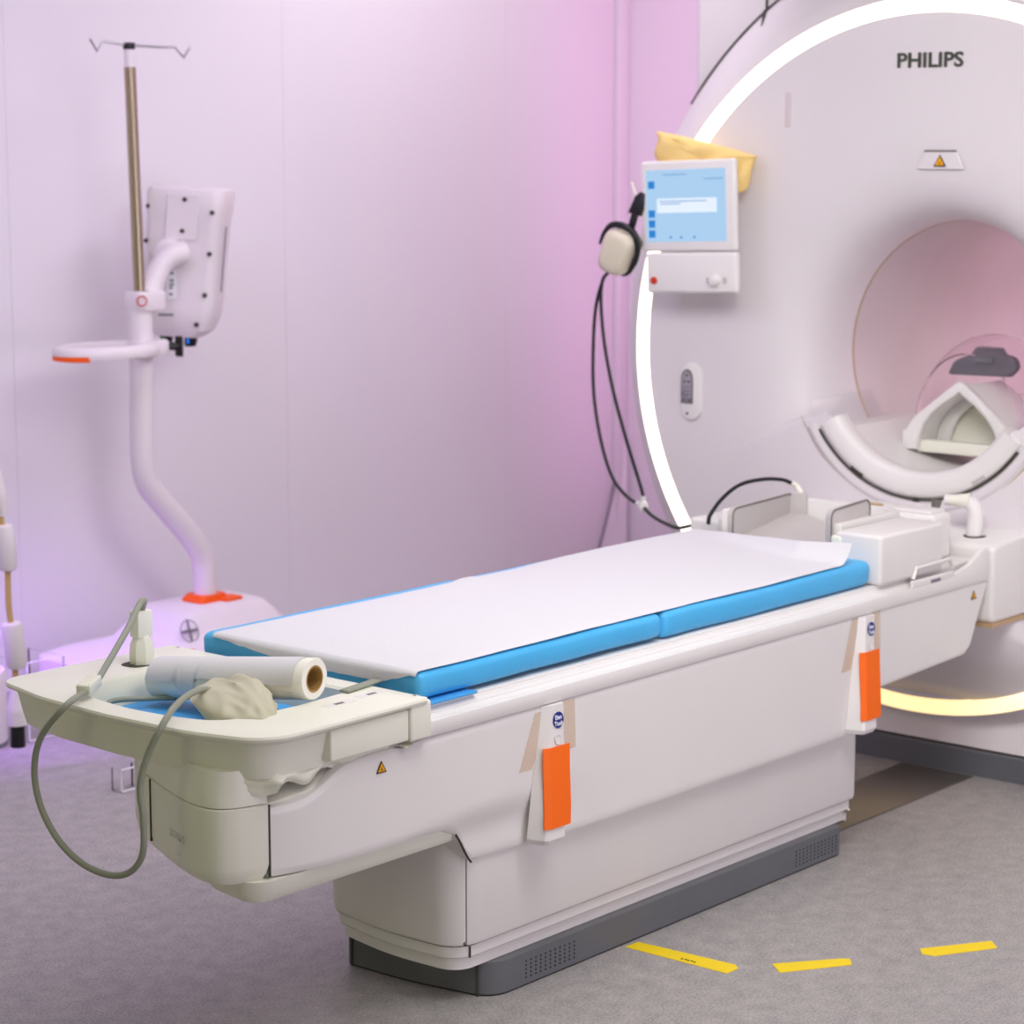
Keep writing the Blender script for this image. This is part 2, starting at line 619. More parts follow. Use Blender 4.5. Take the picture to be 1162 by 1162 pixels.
# plinth with a dark shadow gap along its top
pl = rounded_outline([((0.012, -0.9), 0.1), ((0.012, 0.9), 0.1), ((1.6, 0.9), 0.1), ((1.6, -0.9), 0.1)], 6)
obj('plinth', loft([at_z(pl, 0.0), at_z(pl, 0.066), at_z(inset(pl, 0.004), 0.07)]), 'plinth_grey', g)
pl2 = inset(pl, 0.012)
obj('plinth_gap', loft([at_z(pl2, 0.066), at_z(pl2, 0.076)]), 'seam_dark', g)
pl3 = inset(pl, -0.004)
obj('lower_cover', loft([at_z(inset(pl, 0.01), 0.076), at_z(inset(pl, 0.02), 0.10), at_z(inset(pl, 0.05), 0.17)]), 'gantry_plastic', g)
# apron: shallow raised wing either side of the cradle
for s in (1, -1):
    bm = NB()
    a = [(-0.010, s * 0.30, 0.950), (-0.010, s * 0.44, 0.893), (0.0, s * 0.60, 0.825), (0.0, s * 0.64, 0.70), (0.0, s * 0.62, 0.48)]
    c = [(-0.010, s * 0.28, 0.944), (-0.014, s * 0.43, 0.880), (-0.002, s * 0.585, 0.812), (-0.004, s * 0.55, 0.68), (-0.002, s * 0.5, 0.47)]
    d = [(-0.014, s * 0.20, 0.80), (-0.014, s * 0.34, 0.75), (-0.012, s * 0.45, 0.70), (-0.012, s * 0.45, 0.62), (-0.006, s * 0.4, 0.46)]
    e = [(-0.014, s * 0.0, 0.74), (-0.014, s * 0.10, 0.68), (-0.014, s * 0.15, 0.62), (-0.014, s * 0.15, 0.55), (-0.008, s * 0.15, 0.45)]
    a0 = [(0.012, p[1] * 1.01, p[2] + 0.012) for p in a]
    add_loft(bm, [a0, a, c, d, e], False, False, closed=False)
    obj('apron', bm, 'gantry_plastic', g, smooth=25)
# cradle ring and tabletop trough at the bore mouth
A0, A1 = math.radians(210), math.radians(330)
obj('cradle_ring', lathe([(0.06, 0.374), (0.006, 0.374), (-0.016, 0.378), (-0.020, 0.392), (-0.016, 0.404), (-0.004, 0.410), (0.02, 0.412)], A0, A1, 80), 'gantry_plastic', g, smooth=50)
obj('cradle_seam', lathe([(-0.014, 0.409), (-0.012, 0.4125)], math.radians(205), math.radians(335), 80), 'gold_trim', g)
tr = obj('tabletop_trough', lathe([(-0.012, 0.367), (-0.022, 0.360), (-0.024, 0.345), (-0.022, 0.312), (-0.012, 0.300), (0.03, 0.297), (0.05, 0.31), (0.05, 0.367)],
                                  A0 + 0.045, A1 - 0.045, 80, closed_profile=True), 'white_plastic', g, smooth=50)
obj('trough_bed', lathe([(0.0, 0.320), (0.0, 0.312), (1.58, 0.312), (1.58, 0.320)], math.radians(219), math.radians(321), 40, closed_profile=True), 'white_plastic', g, smooth=50)
obj('trough_shadow_gap', lathe([(-0.019, 0.3665), (-0.0195, 0.3725), (0.05, 0.3735)], A0 + 0.10, A1 - 0.06, 80), 'seam_dark', g)
obj('trough_notch', lathe([(-0.0238, 0.356), (-0.022, 0.370)], math.radians(297), math.radians(304), 10), 'seam_dark', tr)
obj('trough_grip', lathe([(-0.0246, 0.352), (-0.0215, 0.3625)], math.radians(234), math.radians(241), 10), 'grey_pad', tr)
obj('trough_guard', lathe([(-0.01, 0.372), (-0.01, 0.368), (0.5, 0.368), (0.5, 0.372)], math.radians(318), math.radians(340), 16, closed_profile=True), 'clear_acrylic', g)
obj('trough_guard', lathe([(-0.01, 0.372), (-0.01, 0.368), (0.5, 0.368), (0.5, 0.372)], math.radians(200), math.radians(222), 16, closed_profile=True), 'clear_acrylic', g)
for s in (1, -1):
    obj('trough_ledge', prism([(s * 0.238, 0.902), (s * 0.2425, 0.913), (s * 0.305, 0.914), (s * 0.305, 0.902)], 'x', 0.03, 1.58), 'white_plastic', g)
# docking bridge under the cradle
br = obj('docking_bridge', prism(rounded_outline([((-0.207, 0.47), 0.02), ((-0.207, 0.60), 0), ((-0.203, 0.672), 0.02), ((0.06, 0.690), 0), ((0.06, 0.47), 0)], 5),
                                 'y', -0.345, 0.345, 0.012, 3), 'white_plastic', g)
obj('gold_strip', prism([(-0.2085, 0.462), (-0.2085, 0.472), (0.03, 0.472), (0.03, 0.462)], 'y', -0.3475, 0.3475), 'gold_trim', br)
obj('lower_bridge', loft([[(xx, y_ * hw, zz) for y_ in [1 - k / 10 for k in range(21)] for xx in (xf + 0.10 * abs(y_) ** 3,)] + [(0.03, -hw, zz), (0.03, hw, zz)] for zz, xf, hw in ((0.462, -0.19, 0.34), (0.42, -0.17, 0.36), (0.36, -0.13, 0.40), (0.30, -0.07, 0.44), (0.25, -0.03, 0.48), (0.21, -0.004, 0.50))]), 'gantry_plastic', g, smooth=60)
el = obj('elbow_plug', tube([(-0.115, -0.235, 0.676), (-0.11, -0.235, 0.735), (-0.105, -0.22, 0.757), (-0.11, -0.19, 0.765), (-0.12, -0.15, 0.765)],
                            [0.021, 0.021, 0.021, 0.015, 0.014], 16), 'white_plastic', g)
obj('plug_tip', cyl((-0.125, -0.128, 0.762), (-0.127, -0.125, 0.735), 0.014, 0.010, 14), 'grey_piping', el)
obj('plug_socket', cyl((-0.115, -0.238, 0.674), (-0.115, -0.238, 0.679), 0.03, 0.03, 20), 'seam_dark', el)
obj('plug_collar', cyl((-0.12, -0.16, 0.7655), (-0.105, -0.215, 0.765), 0.012, 0.022, 16), 'cream_plastic', el)
# maker's name, warning recess, slot, service socket
let = text_mesh('PHILIPS', 0.05, frame((-0.001, 0.0, 1.902), (0, -1, 0), (0, 0, 1)), 0.002, 0.0012)
xs_ = [v.co.y for v in let.verts]
zs_ = [v.co.z for v in let.verts]
sy = 0.198 / (max(xs_) - min(xs_))
sz = 0.040 / (max(zs_) - min(zs_))
cy, cz = (max(xs_) + min(xs_)) / 2, (max(zs_) + min(zs_)) / 2
for v in let.verts:
    v.co.y = (v.co.y - cy) * sy
    v.co.z = 1.901 + (v.co.z - cz) * sz
obj('maker_lettering', let, 'dark_chrome', g, smooth=0)
rc_ = obj('label_recess', loft([[(0.0005, 0.034, 1.618), (0.0005, -0.108, 1.618), (0.0005, -0.086, 1.668), (0.0005, 0.010, 1.668)],
                                [(-0.0002, 0.032, 1.6185), (-0.0002, -0.106, 1.6185), (-0.0016, -0.080, 1.664), (-0.0016, 0.004, 1.664)]]), 'gantry_plastic', g, smooth=0)
obj('recess_shade_strip', box((-0.0035, -0.086, 1.6625), (0.0, 0.010, 1.6675), 0.001), 'grey_piping', g)  # dark strip colours in the shade under the recess's upper edge
warning_triangle(g, (-0.0035, -0.038, 1.637), (0, -1, 0), (0.0, 0, 1), 0.030)
obj('grip_slot', box((-0.002, 0.433, 1.727), (0.004, 0.453, 1.823), 0.002), 'bore_plastic', g)


def stadium(cy_, z0, z1, r, n=12):
    pts = [(cy_ + r * math.cos(PI * k / n), z1 - r + r * math.sin(PI * k / n)) for k in range(n + 1)]
    pts += [(cy_ + r * math.cos(PI + PI * k / n), z0 + r + r * math.sin(PI + PI * k / n)) for k in range(n + 1)]
    return pts


sp = obj('service_socket', prism(stadium(0.757, 0.895, 1.060, 0.036), 'x', -0.010, 0.002, 0.004), 'white_plastic', g)
tomb = [(0.789, 0.942), (0.789, 1.012)] + [(0.768 + 0.021 * math.cos(PI * k / 8), 1.012 + 0.03 * math.sin(PI * k / 8)) for k in range(9)] + [(0.747, 0.942)]
obj('socket_frame', prism(tomb, 'x', -0.0115, -0.009), 'grey_piping', sp)
tomb2 = [(0.768 + (p[0] - 0.768) * 0.78, 0.99 + (p[1] - 0.99) * 0.88) for p in tomb]
obj('socket_plate', prism(tomb2, 'x', -0.0125, -0.011), 'chrome', sp)
for yy, zz in ((0.768, 1.024), (0.775, 1.006), (0.761, 1.006), (0.779, 0.952), (0.757, 0.952), (0.766, 0.914)):
    obj('socket_contact', cyl((-0.0135, yy, zz), (-0.0098, yy, zz), 0.0035, seg=8), 'seam_dark', sp, smooth=0)
for zz in (0.990, 0.980, 0.970):
    obj('socket_marking', box((-0.0135, 0.759, zz - 0.002), (-0.012, 0.777, zz + 0.002)), 'print_grey', sp, smooth=0)

# ------------------------------------------------------------------ patient table
t = thing('patient_table', 'long white motorised patient table on grey plinth in front of the scanner', 'table', (-1.4, -0.05, 0))
W = 0.331
# pedestal
ped = rounded_outline([((-0.765, -0.301), 0.012), ((-0.765, 0.13), 0.05), ((-2.12, 0.13), 0.05), ((-2.185, 0.06), 0.03), ((-2.215, -0.10), 0.6), ((-2.205, -0.301), 0.07)], 8)


def clip(poly, xcut, keep_less):
    out = []
    n = len(poly)
    for i in range(n):
        a, c = poly[i], poly[(i + 1) % n]
        ia = (a[0] <= xcut) == keep_less
        ic = (c[0] <= xcut) == keep_less
        if ia:
            out.append(a)
        if ia != ic:
            s_ = (xcut - a[0]) / (c[0] - a[0])
            out.append((xcut, a[1] + s_ * (c[1] - a[1])))
    return out


def bottom_round(poly, z0, z1, r=0.012):
    return [at_z(inset(poly, r), z0), at_z(inset(poly, r * 0.3), z0 + r * 0.3), at_z(poly, z0 + r), at_z(poly, z1)]


XS = -2.172
side_pl = clip(ped, XS + 0.0015, False)
front_pl = clip(ped, XS - 0.0015, True)
obj('pedestal_side_cover', loft(bottom_round(side_pl, 0.124, 0.42)), 'white_plastic', t)
fp = obj('pedestal_front_cover', loft(bottom_round(front_pl, 0.124, 0.40)), 'white_plastic', t)
obj('pedestal_core', loft([at_z(inset(ped, 0.015), 0.11), at_z(inset(ped, 0.015), 0.40)]), 'seam_dark', t)
b1 = inset(ped, 0.012)
b2 = inset(ped, 0.022)
obj('pedestal_band', loft([at_z(inset(b1, 0.004), 0.097), at_z(b1, 0.101), at_z(b1, 0.122)]), 'white_plastic', t)
obj('pedestal_lower_band', loft([at_z(b2, 0.072), at_z(b2, 0.098)]), 'white_plastic', t)
plo = rounded_outline([((-0.828, -0.301), 0.01), ((-0.828, 0.10), 0.02), ((-2.07, 0.10), 0.03), ((-2.145, 0.062), 0.02), ((-2.14, -0.1), 0.6), ((-2.105, -0.301), 0.06)], 8)
obj('plinth', loft([at_z(plo, 0.004), at_z(plo, 0.071)]), 'plinth_grey', t)
obj('plinth_contact_shade', loft([at_z(inset(plo, 0.003), 0.0), at_z(inset(plo, 0.003), 0.005)]), 'print_black', t)  # black inset layer stands in for the contact shadow at the floor
# panel joints on the curved end
for zz0, zz1, px_, py_ in ((0.0, 0.072, -2.105, -0.2605), (0.0985, 0.1215, -2.150, -0.280)):
    obj('panel_joint', box((-0.011, -0.0018, zz0), (0.011, 0.0018, zz1), 0, 1, Matrix.Translation((px_, py_, 0)) @ Matrix.Rotation(math.radians(50), 4, 'Z')), 'seam_dark', t, smooth=0)
obj('panel_joint', box((-2.1465, 0.046, 0.002), (-2.12, 0.052, 0.071)), 'seam_dark', t, smooth=0)
# ventilation holes, two fields of small dark discs
for x0, nx in ((-2.0, 11), (-1.02, 12)):
    bm = NB()
    for i in range(nx):
        for k in range(5):
            x = x0 + i * 0.0155
            z = 0.052 - k * 0.0085
            add_cyl(bm, (x, -0.3016, z), (x, -0.2995, z), 0.0024, seg=6)
    o = obj('vent_holes', bm, 'print_black', t, smooth=0)
    o['kind'] = 'stuff'

# long side covers: shoulder that drops to the end, skirt down over the pedestal


def interp(tab, x):
    if x <= tab[0][0]:
        return tab[0][1]
    for (x0, v0), (x1, v1) in zip(tab, tab[1:]):
        if x <= x1:
            f = (x - x0) / (x1 - x0)
            return v0 + (v1 - v0) * f
    return tab[-1][1]


TOP = [(-2.72, 0.530), (-2.665, 0.531), (-2.635, 0.536), (-2.61, 0.546), (-2.585, 0.560), (-2.565, 0.571), (-2.545, 0.579), (-2.51, 0.584), (-2.45, 0.586), (-2.40, 0.585), (-2.345, 0.585), (-2.335, 0.587), (-0.212, 0.587)]
BOT = [(-2.72, 0.396), (-2.33, 0.391), (-2.27, 0.386), (-2.235, 0.372), (-2.212, 0.350), (-2.196, 0.325), (-2.180, 0.308), (-2.15, 0.304), (-0.812, 0.302), (-0.797, 0.306), (-0.768, 0.36), (-0.748, 0.383), (-0.71, 0.394), (-0.315, 0.409), (-0.29, 0.425), (-0.262, 0.48), (-0.212, 0.575)]
OUTY = [(-2.715, 0.299), (-2.69, 0.308), (-2.66, 0.3165), (-2.62, 0.3245), (-2.58, 0.3292), (-2.54, W), (-0.2, W)]
INS = [(-2.44, 0.0), (-2.40, 0.001), (-2.34, 0.006), (-2.28, 0.013), (-2.22, 0.018), (-2.16, 0.020), (-2.08, 0.0185), (-2.0, 0.013), (-1.92, 0.006), (-1.85, 0.002), (-1.78, 0.0)]
xs_c = sorted(set([-2.707 + 0.012 * k for k in range(48)] + [p[0] for p in BOT if p[0] > -2.7] + [-2.14 + 0.02 * k for k in range(20)] + [-1.74 + 0.05 * k for k in range(31)] + [-0.214]))
xs_c = [x for x in xs_c if -2.708 <= x <= -0.213]


def cover_mesh(sgn, ymax):
    rings = []
    for x in (xs_c if sgn < 0 else [x for x in xs_c if x > -2.56]):
        zt, zb, yo = interp(TOP, x), interp(BOT, x), interp(OUTY, x) * ymax / W
        ins = interp(INS, x)
        r = min(interp([(-2.4, 0.014), (-1.9, 0.006)], x), (zt - zb) * 0.2)
        zz = [zb + r] + [zb + r + (zt - zb - 2 * r) * k / 20 for k in range(1, 20)] + [zt - r]
        prof = [(yo - 0.07, zb), (yo - r, zb), (yo - 0.3 * r, zb + 0.3 * r)] + [(yo, z) for z in zz] + [(yo - 0.3 * r, zt - 0.3 * r), (yo - r, zt), (yo - 0.07, zt)]
        ring = []
        for y, z in prof:
            q_ = max(0.0, min(1.0, (0.425 - z) / 0.07))
            dd = ins * q_ * q_ * (3 - 2 * q_) if sgn < 0 else 0
            ring.append((x, sgn * (y - dd), z))
        rings.append(ring)
    return loft(rings)


BF = 0.17           # far side of the beam
obj('side_cover', cover_mesh(-1, W), 'white_plastic', t, smooth=28)
obj('side_cover', cover_mesh(1, BF), 'white_plastic', t, smooth=28)
obj('beam_core', box((-2.58, -0.27, 0.40), (-0.24, 0.11, 0.60)), 'white_plastic', t)
obj('beam_underside', prism([(-2.50, 0.398), (-2.50, 0.43), (-0.3, 0.43), (-0.3, 0.414), (-0.72, 0.397), (-2.3, 0.393)], 'y', -0.30, 0.13, 0.01), 'white_plastic', t)
endo = [Vector((p[0], p[1], 0)) for p in ((-2.5, 0.165), (-2.58, 0.165), (-2.635, 0.142), (-2.675, 0.095), (-2.705, 0.045), (-2.730, -0.01), (-2.762, -0.085), (-2.788, -0.155), (-2.802, -0.215), (-2.797, -0.256), (-2.775, -0.280), (-2.742, -0.293), (-2.7095, -0.3012))]
endo = [(p.x, p.y) for p in smooth_path(endo, 5)] + [(-2.7095, -0.2), (-2.5, -0.2)]
obj('end_cap', loft([at_z(inset(endo, 0.03), 0.390), at_z(inset(endo, 0.014), 0.394), at_z(inset(endo, 0.004), 0.406), at_z(endo, 0.425), at_z(endo, 0.532), at_z(inset(endo, 0.003), 0.5345)]), 'cream_plastic', t, smooth=30)
obj('end_cap_seam', loft([at_z(inset(endo, 0.006), 0.533), at_z(inset(endo, 0.006), 0.537)]), 'seam_dark', t)
obj('end_cap_upper', loft([at_z(inset(endo, 0.001), 0.5365), at_z(inset(endo, 0.002), 0.560), at_z(inset(endo, 0.012), 0.600)]), 'cream_plastic', t, smooth=30)
for px_, py_ in ((-2.7305, -0.0105), (-2.7080, -0.3008)):
    obj('panel_joint', box((px_ - 0.002, py_ - 0.0015, 0.400 if py_ < -0.1 else 0.415), (px_ + 0.002, py_ + 0.0015, 0.533)), 'seam_dark', t, smooth=0)
obj('cover_joint', tube([(-2.229, -0.317, 0.3715), (-2.212, -0.313, 0.351), (-2.196, -0.311, 0.327), (-2.184, -0.310, 0.311), (-2.176, -0.309, 0.303)], 0.0022, 6), 'seam_dark', t)
# shoulder piece beside the cap
sh = [(-2.735, -0.282), (-2.70, -0.292), (-2.62, -0.312), (-2.50, -0.322), (-2.42, -0.322), (-2.42, -0.22), (-2.735, -0.22)]
obj('shoulder', loft([at_z(sh, 0.50), [(x, y, interp(TOP, x) + 0.002) for x, y in sh], [(x, y + (0.016 if y < -0.25 else 0), interp(TOP, x) + 0.012) for x, y in sh]]), 'cream_plastic', t)
keel = [(p[0], p[1]) for p in rounded_outline([((-2.20, 0.10), 0.03), ((-2.60, 0.10), 0.05), ((-2.738, -0.16), 0.06), ((-2.762, -0.312), 0.05), ((-2.20, -0.315), 0.0)], 8)]
obj('keel', loft([at_z(inset(keel, 0.035), 0.350), at_z(inset(keel, 0.02), 0.353), at_z(inset(keel, 0.006), 0.37), at_z(keel, 0.396)]), 'cream_plastic', t)
# faint raised maker's mark on the end cap
let = text_mesh('PHILIPS', 0.02, frame((-2.7835, -0.140, 0.462), (-0.36, -1, 0), (0.0, 0, 1)), 0.0012, 0.0004)
obj('embossed_lettering', let, 'white_plastic', t, smooth=0)
bm = NB()
bmesh.ops.create_uvsphere(bm, u_segments=16, v_segments=8, radius=1.0, matrix=frame((-2.7825, -0.140, 0.433), (-0.36, -1, 0), (0.0, 0, 1)) @ Matrix.Diagonal((0.016, 0.008, 0.003, 1)))
obj('embossed_badge', bm, 'white_plastic', t)
# tabletop: slab, rail lips, end tray with a well
obj('tabletop_slab', box((-2.34, -0.306, 0.60), (-0.22, 0.306, 0.640), 0.003), 'white_plastic', t)
lip = rounded_outline([((-2.36, 0.586), 0.004), ((-2.36, 0.672), 0.0), ((-2.346, 0.672), 0.006), ((-2.330, 0.617), 0.026), ((-0.42, 0.620), 0.08), ((-0.31, 0.640), 0.05), ((-0.24, 0.672), 0.02), ((-0.215, 0.672), 0), ((-0.215, 0.586), 0.0)], 6)
for s in (-1, 1):
    ra_ = obj('side_rail', prism(lip, 'y', s * 0.336, s * 0.322, 0.004, 2), 'white_plastic', t, smooth=30)
    for y0_, z0_, y1_, z1_ in ((0.323, 0.6165, 0.3155, 0.6235), (0.3150, 0.6245, 0.3085, 0.6310), (0.3080, 0.6320, 0.302, 0.6385)):
        obj('rail_step', prism([(s * 0.30, z0_ - 0.02), (s * y0_, z0_ - 0.02), (s * y0_, z0_), (s * y1_, z1_), (s * 0.30, z1_)], 'x', -2.335, -0.40), 'white_plastic', ra_, smooth=0)
N = 14
tray = rounded_outline([((-2.345, 0.362), 0.01), ((-2.60, 0.372), 0.2), ((-2.775, 0.372), 0.05), ((-2.812, 0.20), 0.35), ((-2.822, 0.0), 0.5), ((-2.812, -0.20), 0.35), ((-2.765, -0.362), 0.09), ((-2.60, -0.362), 0.2), ((-2.345, -0.358), 0.01)], 10)
well = rounded_outline([((-2.40, 0.205), 0.03), ((-2.55, 0.21), 0.2), ((-2.725, 0.205), 0.12), ((-2.755, 0.10), 0.3), ((-2.765, 0.0), 0.4), ((-2.755, -0.10), 0.3), ((-2.725, -0.205), 0.12), ((-2.55, -0.215), 0.2), ((-2.40, -0.205), 0.03)], 10)


def scale_to(poly, dx, dy, cx_=-2.5):
    return [(cx_ + (x - cx_) * dx, y * dy) for x, y in poly]


rings = [at_z(scale_to(well, 0.9, 0.9), 0.606), at_z(scale_to(well, 0.95, 0.95), 0.610), at_z(scale_to(well, 0.985, 0.97), 0.64), at_z(well, 0.667), at_z(inset(well, -0.005), 0.672),
         at_z(inset(tray, 0.008), 0.672), at_z(inset(tray, 0.002), 0.6705), at_z(tray, 0.666), at_z(inset(tray, 0.002), 0.661), at_z(inset(tray, 0.010), 0.658),
         at_z(inset(tray, 0.022), 0.650), at_z(inset(tray, 0.030), 0.615), at_z(inset(tray, 0.038), 0.586), at_z(inset(tray, 0.055), 0.582)]
ty = obj('end_tray', loft(rings), 'cream_plastic', t, smooth=35)
obj('tray_side_panel', box((-2.60, -0.350, 0.596), (-2.395, -0.30, 0.655), 0.004), 'cream_plastic', ty)
obj('tray_corner_block', box((-2.392, -0.353, 0.592), (-2.335, -0.30, 0.665), 0.006), 'cream_plastic', ty)
for xx, yy in ((-2.494, -0.266), (-2.400, -0.258)):
    obj('strap_slot', box((xx - 0.035, yy - 0.012, 0.6715), (xx + 0.035, yy + 0.012, 0.6724), 0.0), 'white_plastic', ty, smooth=0)
    obj('slot_opening', box((xx - 0.011, yy - 0.005, 0.672), (xx + 0.011, yy + 0.003, 0.6730), 0.0), 'grey_piping', ty, smooth=0)
obj('plug_socket', prism(rounded_outline([((-2.545, 0.245), 0.02), ((-2.545, 0.295), 0.02), ((-2.468, 0.300), 0.02), ((-2.468, 0.235), 0.02)], 5), 'z', 0.670, 0.6727), 'seam_dark', ty)
# crumpled sheet bunched between tray and beam
bm = NB()
nu, nv = 30, 8
gr = []
for i in range(nu + 1):
    row = []
    u = i / nu
    for k in range(nv + 1):
        v_ = k / nv
        x = -2.80 + 0.36 * u
        yb = -0.27 - 0.052 * min(1, u * 4) + 0.01
        n_ = noise.noise(Vector((u * 9, v_ * 3, 0.3))) * 0.012
        if u < 0.3:
            x = -2.785 + 0.28 * u
            yb = -0.22 - 0.40 * u
        row.append(bm.verts.new((x + n_ * 0.3, max(yb, -0.342) + n_ - 0.012 * math.sin(PI * v_), 0.560 + 0.035 * v_ + 0.025 * max(0, u - 0.3) + 0.008 * math.sin(u * 23) * (1 - v_))))
    gr.append(row)
for i in range(nu):
    for k in range(nv):
        bm.faces.new((gr[i][k], gr[i + 1][k], gr[i + 1][k + 1], gr[i][k + 1]))
obj('crumpled_cover', bm, 'cream_plastic', t, smooth=80)
warning_triangle(t, (-2.452, -0.3325, 0.553), (1, 0, 0), (0, 0, 1), 0.022)
warning_triangle(t, (-0.280, -0.3325, 0.556), (1, 0, 0), (0, 0, 1), 0.022)
# wire handle and label by the head end
hd = obj('rail_handle', tube([(-0.578, -0.332, 0.640), (-0.565, -0.332, 0.665), (-0.405, -0.332, 0.667), (-0.392, -0.332, 0.645)], 0.0052, 10, smooth=False), 'white_plastic', t)
obj('handle_foot', box((-0.585, -0.336, 0.617), (-0.385, -0.327, 0.636), 0.003), 'white_plastic', hd)
obj('printed_label', box((-0.500, -0.3372, 0.620), (-0.455, -0.3358, 0.628)), 'print_grey', t, smooth=0)

# ------------------------------------------------------------------ mattress pads, underlay, paper


def cushion(x0, x1, z0, z1, hw, seed, bev=0.016):
    bm = NB()
    add_box(bm, (x0, -hw, z0), (x1, hw, z1), bev, 4)
    es = [e for e in bm.edges if e.calc_length() > 0.1]
    bmesh.ops.subdivide_edges(bm, edges=es, cuts=24, use_grid_fill=True)
    for v in bm.verts:
        n_ = noise.noise(Vector((v.co.x * 6 + seed, v.co.y * 6, v.co.z * 10)))
        f = noise.noise(Vector((v.co.x * 22 + seed, v.co.y * 3, v.co.z * 30 + 5)))
        v.co.z += n_ * 0.0018
        if abs(v.co.y) > hw * 0.97:
            v.co.y += math.copysign(0.004 * math.sin(PI * (v.co.z - z0) / (z1 - z0)), v.co.y) + n_ * 0.0025 + f * 0.0012
    return bm


tag(obj('mattress_pad', cushion(-2.316, -1.553, 0.648, 0.703, 0.301, 1.0), 'blue_vinyl'), 'blue vinyl mattress pad at the tray end of the patient table', 'mattress', 'blue mattress pads')
tag(obj('mattress_pad', cushion(-1.547, -0.722, 0.6425, 0.703, 0.301, 9.0), 'blue_vinyl'), 'blue vinyl mattress pad at the scanner end of the patient table', 'mattress', 'blue mattress pads')
tag(obj('underlay_mat', box((-2.30, -0.318, 0.6405), (-2.165, 0.318, 0.6455), 0.002), 'blue_underlay'), 'thin blue underlay flap peeking out beneath the front corner of the mattress', 'mat')
wp = scale_to(well, 0.9, 0.92)
tag(obj('tray_mat', loft([at_z(wp, 0.611), at_z(wp, 0.618), at_z(inset(wp, 0.004), 0.621)]), 'blue_underlay'), 'blue mat lining the recess of the white end tray', 'mat')

bm = NB()
nx, ny = 90, 36
gr = []
for i in range(nx + 1):
    row = []
    for k in range(ny + 1):
        v_ = k / ny                     # 0 near side, 1 far side
        s0_ = max(0.0, min(1.0, (i / nx * 1.7 - 0.72) / 0.15))
        y = -0.297 + (0.562 + 0.023 * s0_) * v_
        xe = -0.80 + 0.16 * max(0.0, (v_ - 0.25) / 0.75)
        s_ = i / nx * (xe + 2.332)
        # front overhang: hangs over the pad front, torn along a ragged line
        over = 0.003 + 0.024 * min(1, max(0, (1.0 - v_) * 2.4)) * min(1, max(0.0, (v_ - 0.02) * 7)) + 0.0022 * noise.noise(Vector((v_ * 40, 0, 0)))
        d = s_ - over
        if i == 0:
            d = -over
        x = -2.322 + s_
        z = 0.7065
        if i < 6:
            f = i / 6.0
            if f < 0.8:
                x = -2.3195
                z = 0.7005 - over * (1 - f / 0.8)
            else:
                x = -2.3135
                z = 0.7060
        else:
            q_ = (i - 6) / (nx - 6)
            q_ = q_ * 1.45 if q_ < 0.6 else 0.87 + (q_ - 0.6) * 0.325
            x = -2.31 + (xe + 2.31) * q_
        lift = max(0.0, (x - (xe - 0.045)) / 0.045)
        if i >= 6:
            z += lift ** 2 * (0.047 - 0.012 * min(1, v_ / 0.3) - 0.035 * max(0, (v_ - 0.3) / 0.7))
            z += 0.0016 * noise.noise(Vector((x * 3, y * 4, 2))) + 0.0008 * noise.noise(Vector((x * 13, y * 11, 7)))
            y2 = y + 0.004 * noise.noise(Vector((x * 4, 3.3, v_)))
            if abs(x + 1.55) < 0.03 and v_ > 0.9:
                z += 0.004
        else:
            y2 = y
        if v_ == 0 or v_ == 1:
            z -= 0.0015
        row.append(bm.verts.new((x, y2, z)))
    gr.append(row)
for i in range(nx):
    for k in range(ny):
        bm.faces.new((gr[i][k], gr[i + 1][k], gr[i + 1][k + 1], gr[i][k + 1]))
tag(obj('paper_sheet', bm, 'paper', smooth=60), 'long white paper sheet spread over both blue mattress pads', 'paper sheet')

# paper roll with cardboard core
pr = thing('paper_roll', 'roll of white couch paper lying across the end tray', 'paper roll', (-2.58, -0.10, 0.672))
ra0 = Vector((-2.560, 0.158, 0.670))
ra1 = Vector((-2.506, -0.216, 0.7130))
ax = (ra1 - ra0).normalized()
R = 0.0395
up = Vector((0, 0, 1))
sd = ax.cross(up).normalized()
rings = []


def rr(p, r, wob=0.0):
    return [p + (sd * math.cos(2 * PI * k / 48) + up * math.sin(2 * PI * k / 48)) * (r + wob * noise.noise(Vector((p.y * 30, k * 0.25, 1)))) for k in range(48)]


rings = [rr(ra0 + ax * 0.004, 0.020), rr(ra0, 0.024), rr(ra0, R - 0.002), rr(ra0 + ax * 0.006, R, 0.001)]
for k in range(1, 10):
    rings.append(rr(ra0.lerp(ra1, k / 10), R, 0.0015))
rings += [rr(ra1 - ax * 0.002, R), rr(ra1, R - 0.0015), rr(ra1, 0.0255), rr(ra1 - ax * 0.004, 0.0250), rr(ra1 - ax * 0.26, 0.0250)]
obj('paper_winding', loft(rings, True, False), 'paper_roll', pr, smooth=40)
c_in = [rr(ra1 - ax * 0.001, 0.0253), rr(ra1 + ax * 0.001, 0.0248), rr(ra1 + ax * 0.0005, 0.0225), rr(ra1 - ax * 0.25, 0.0225)]
obj('cardboard_core', loft(c_in, False, True), 'cardboard', pr, smooth=40)
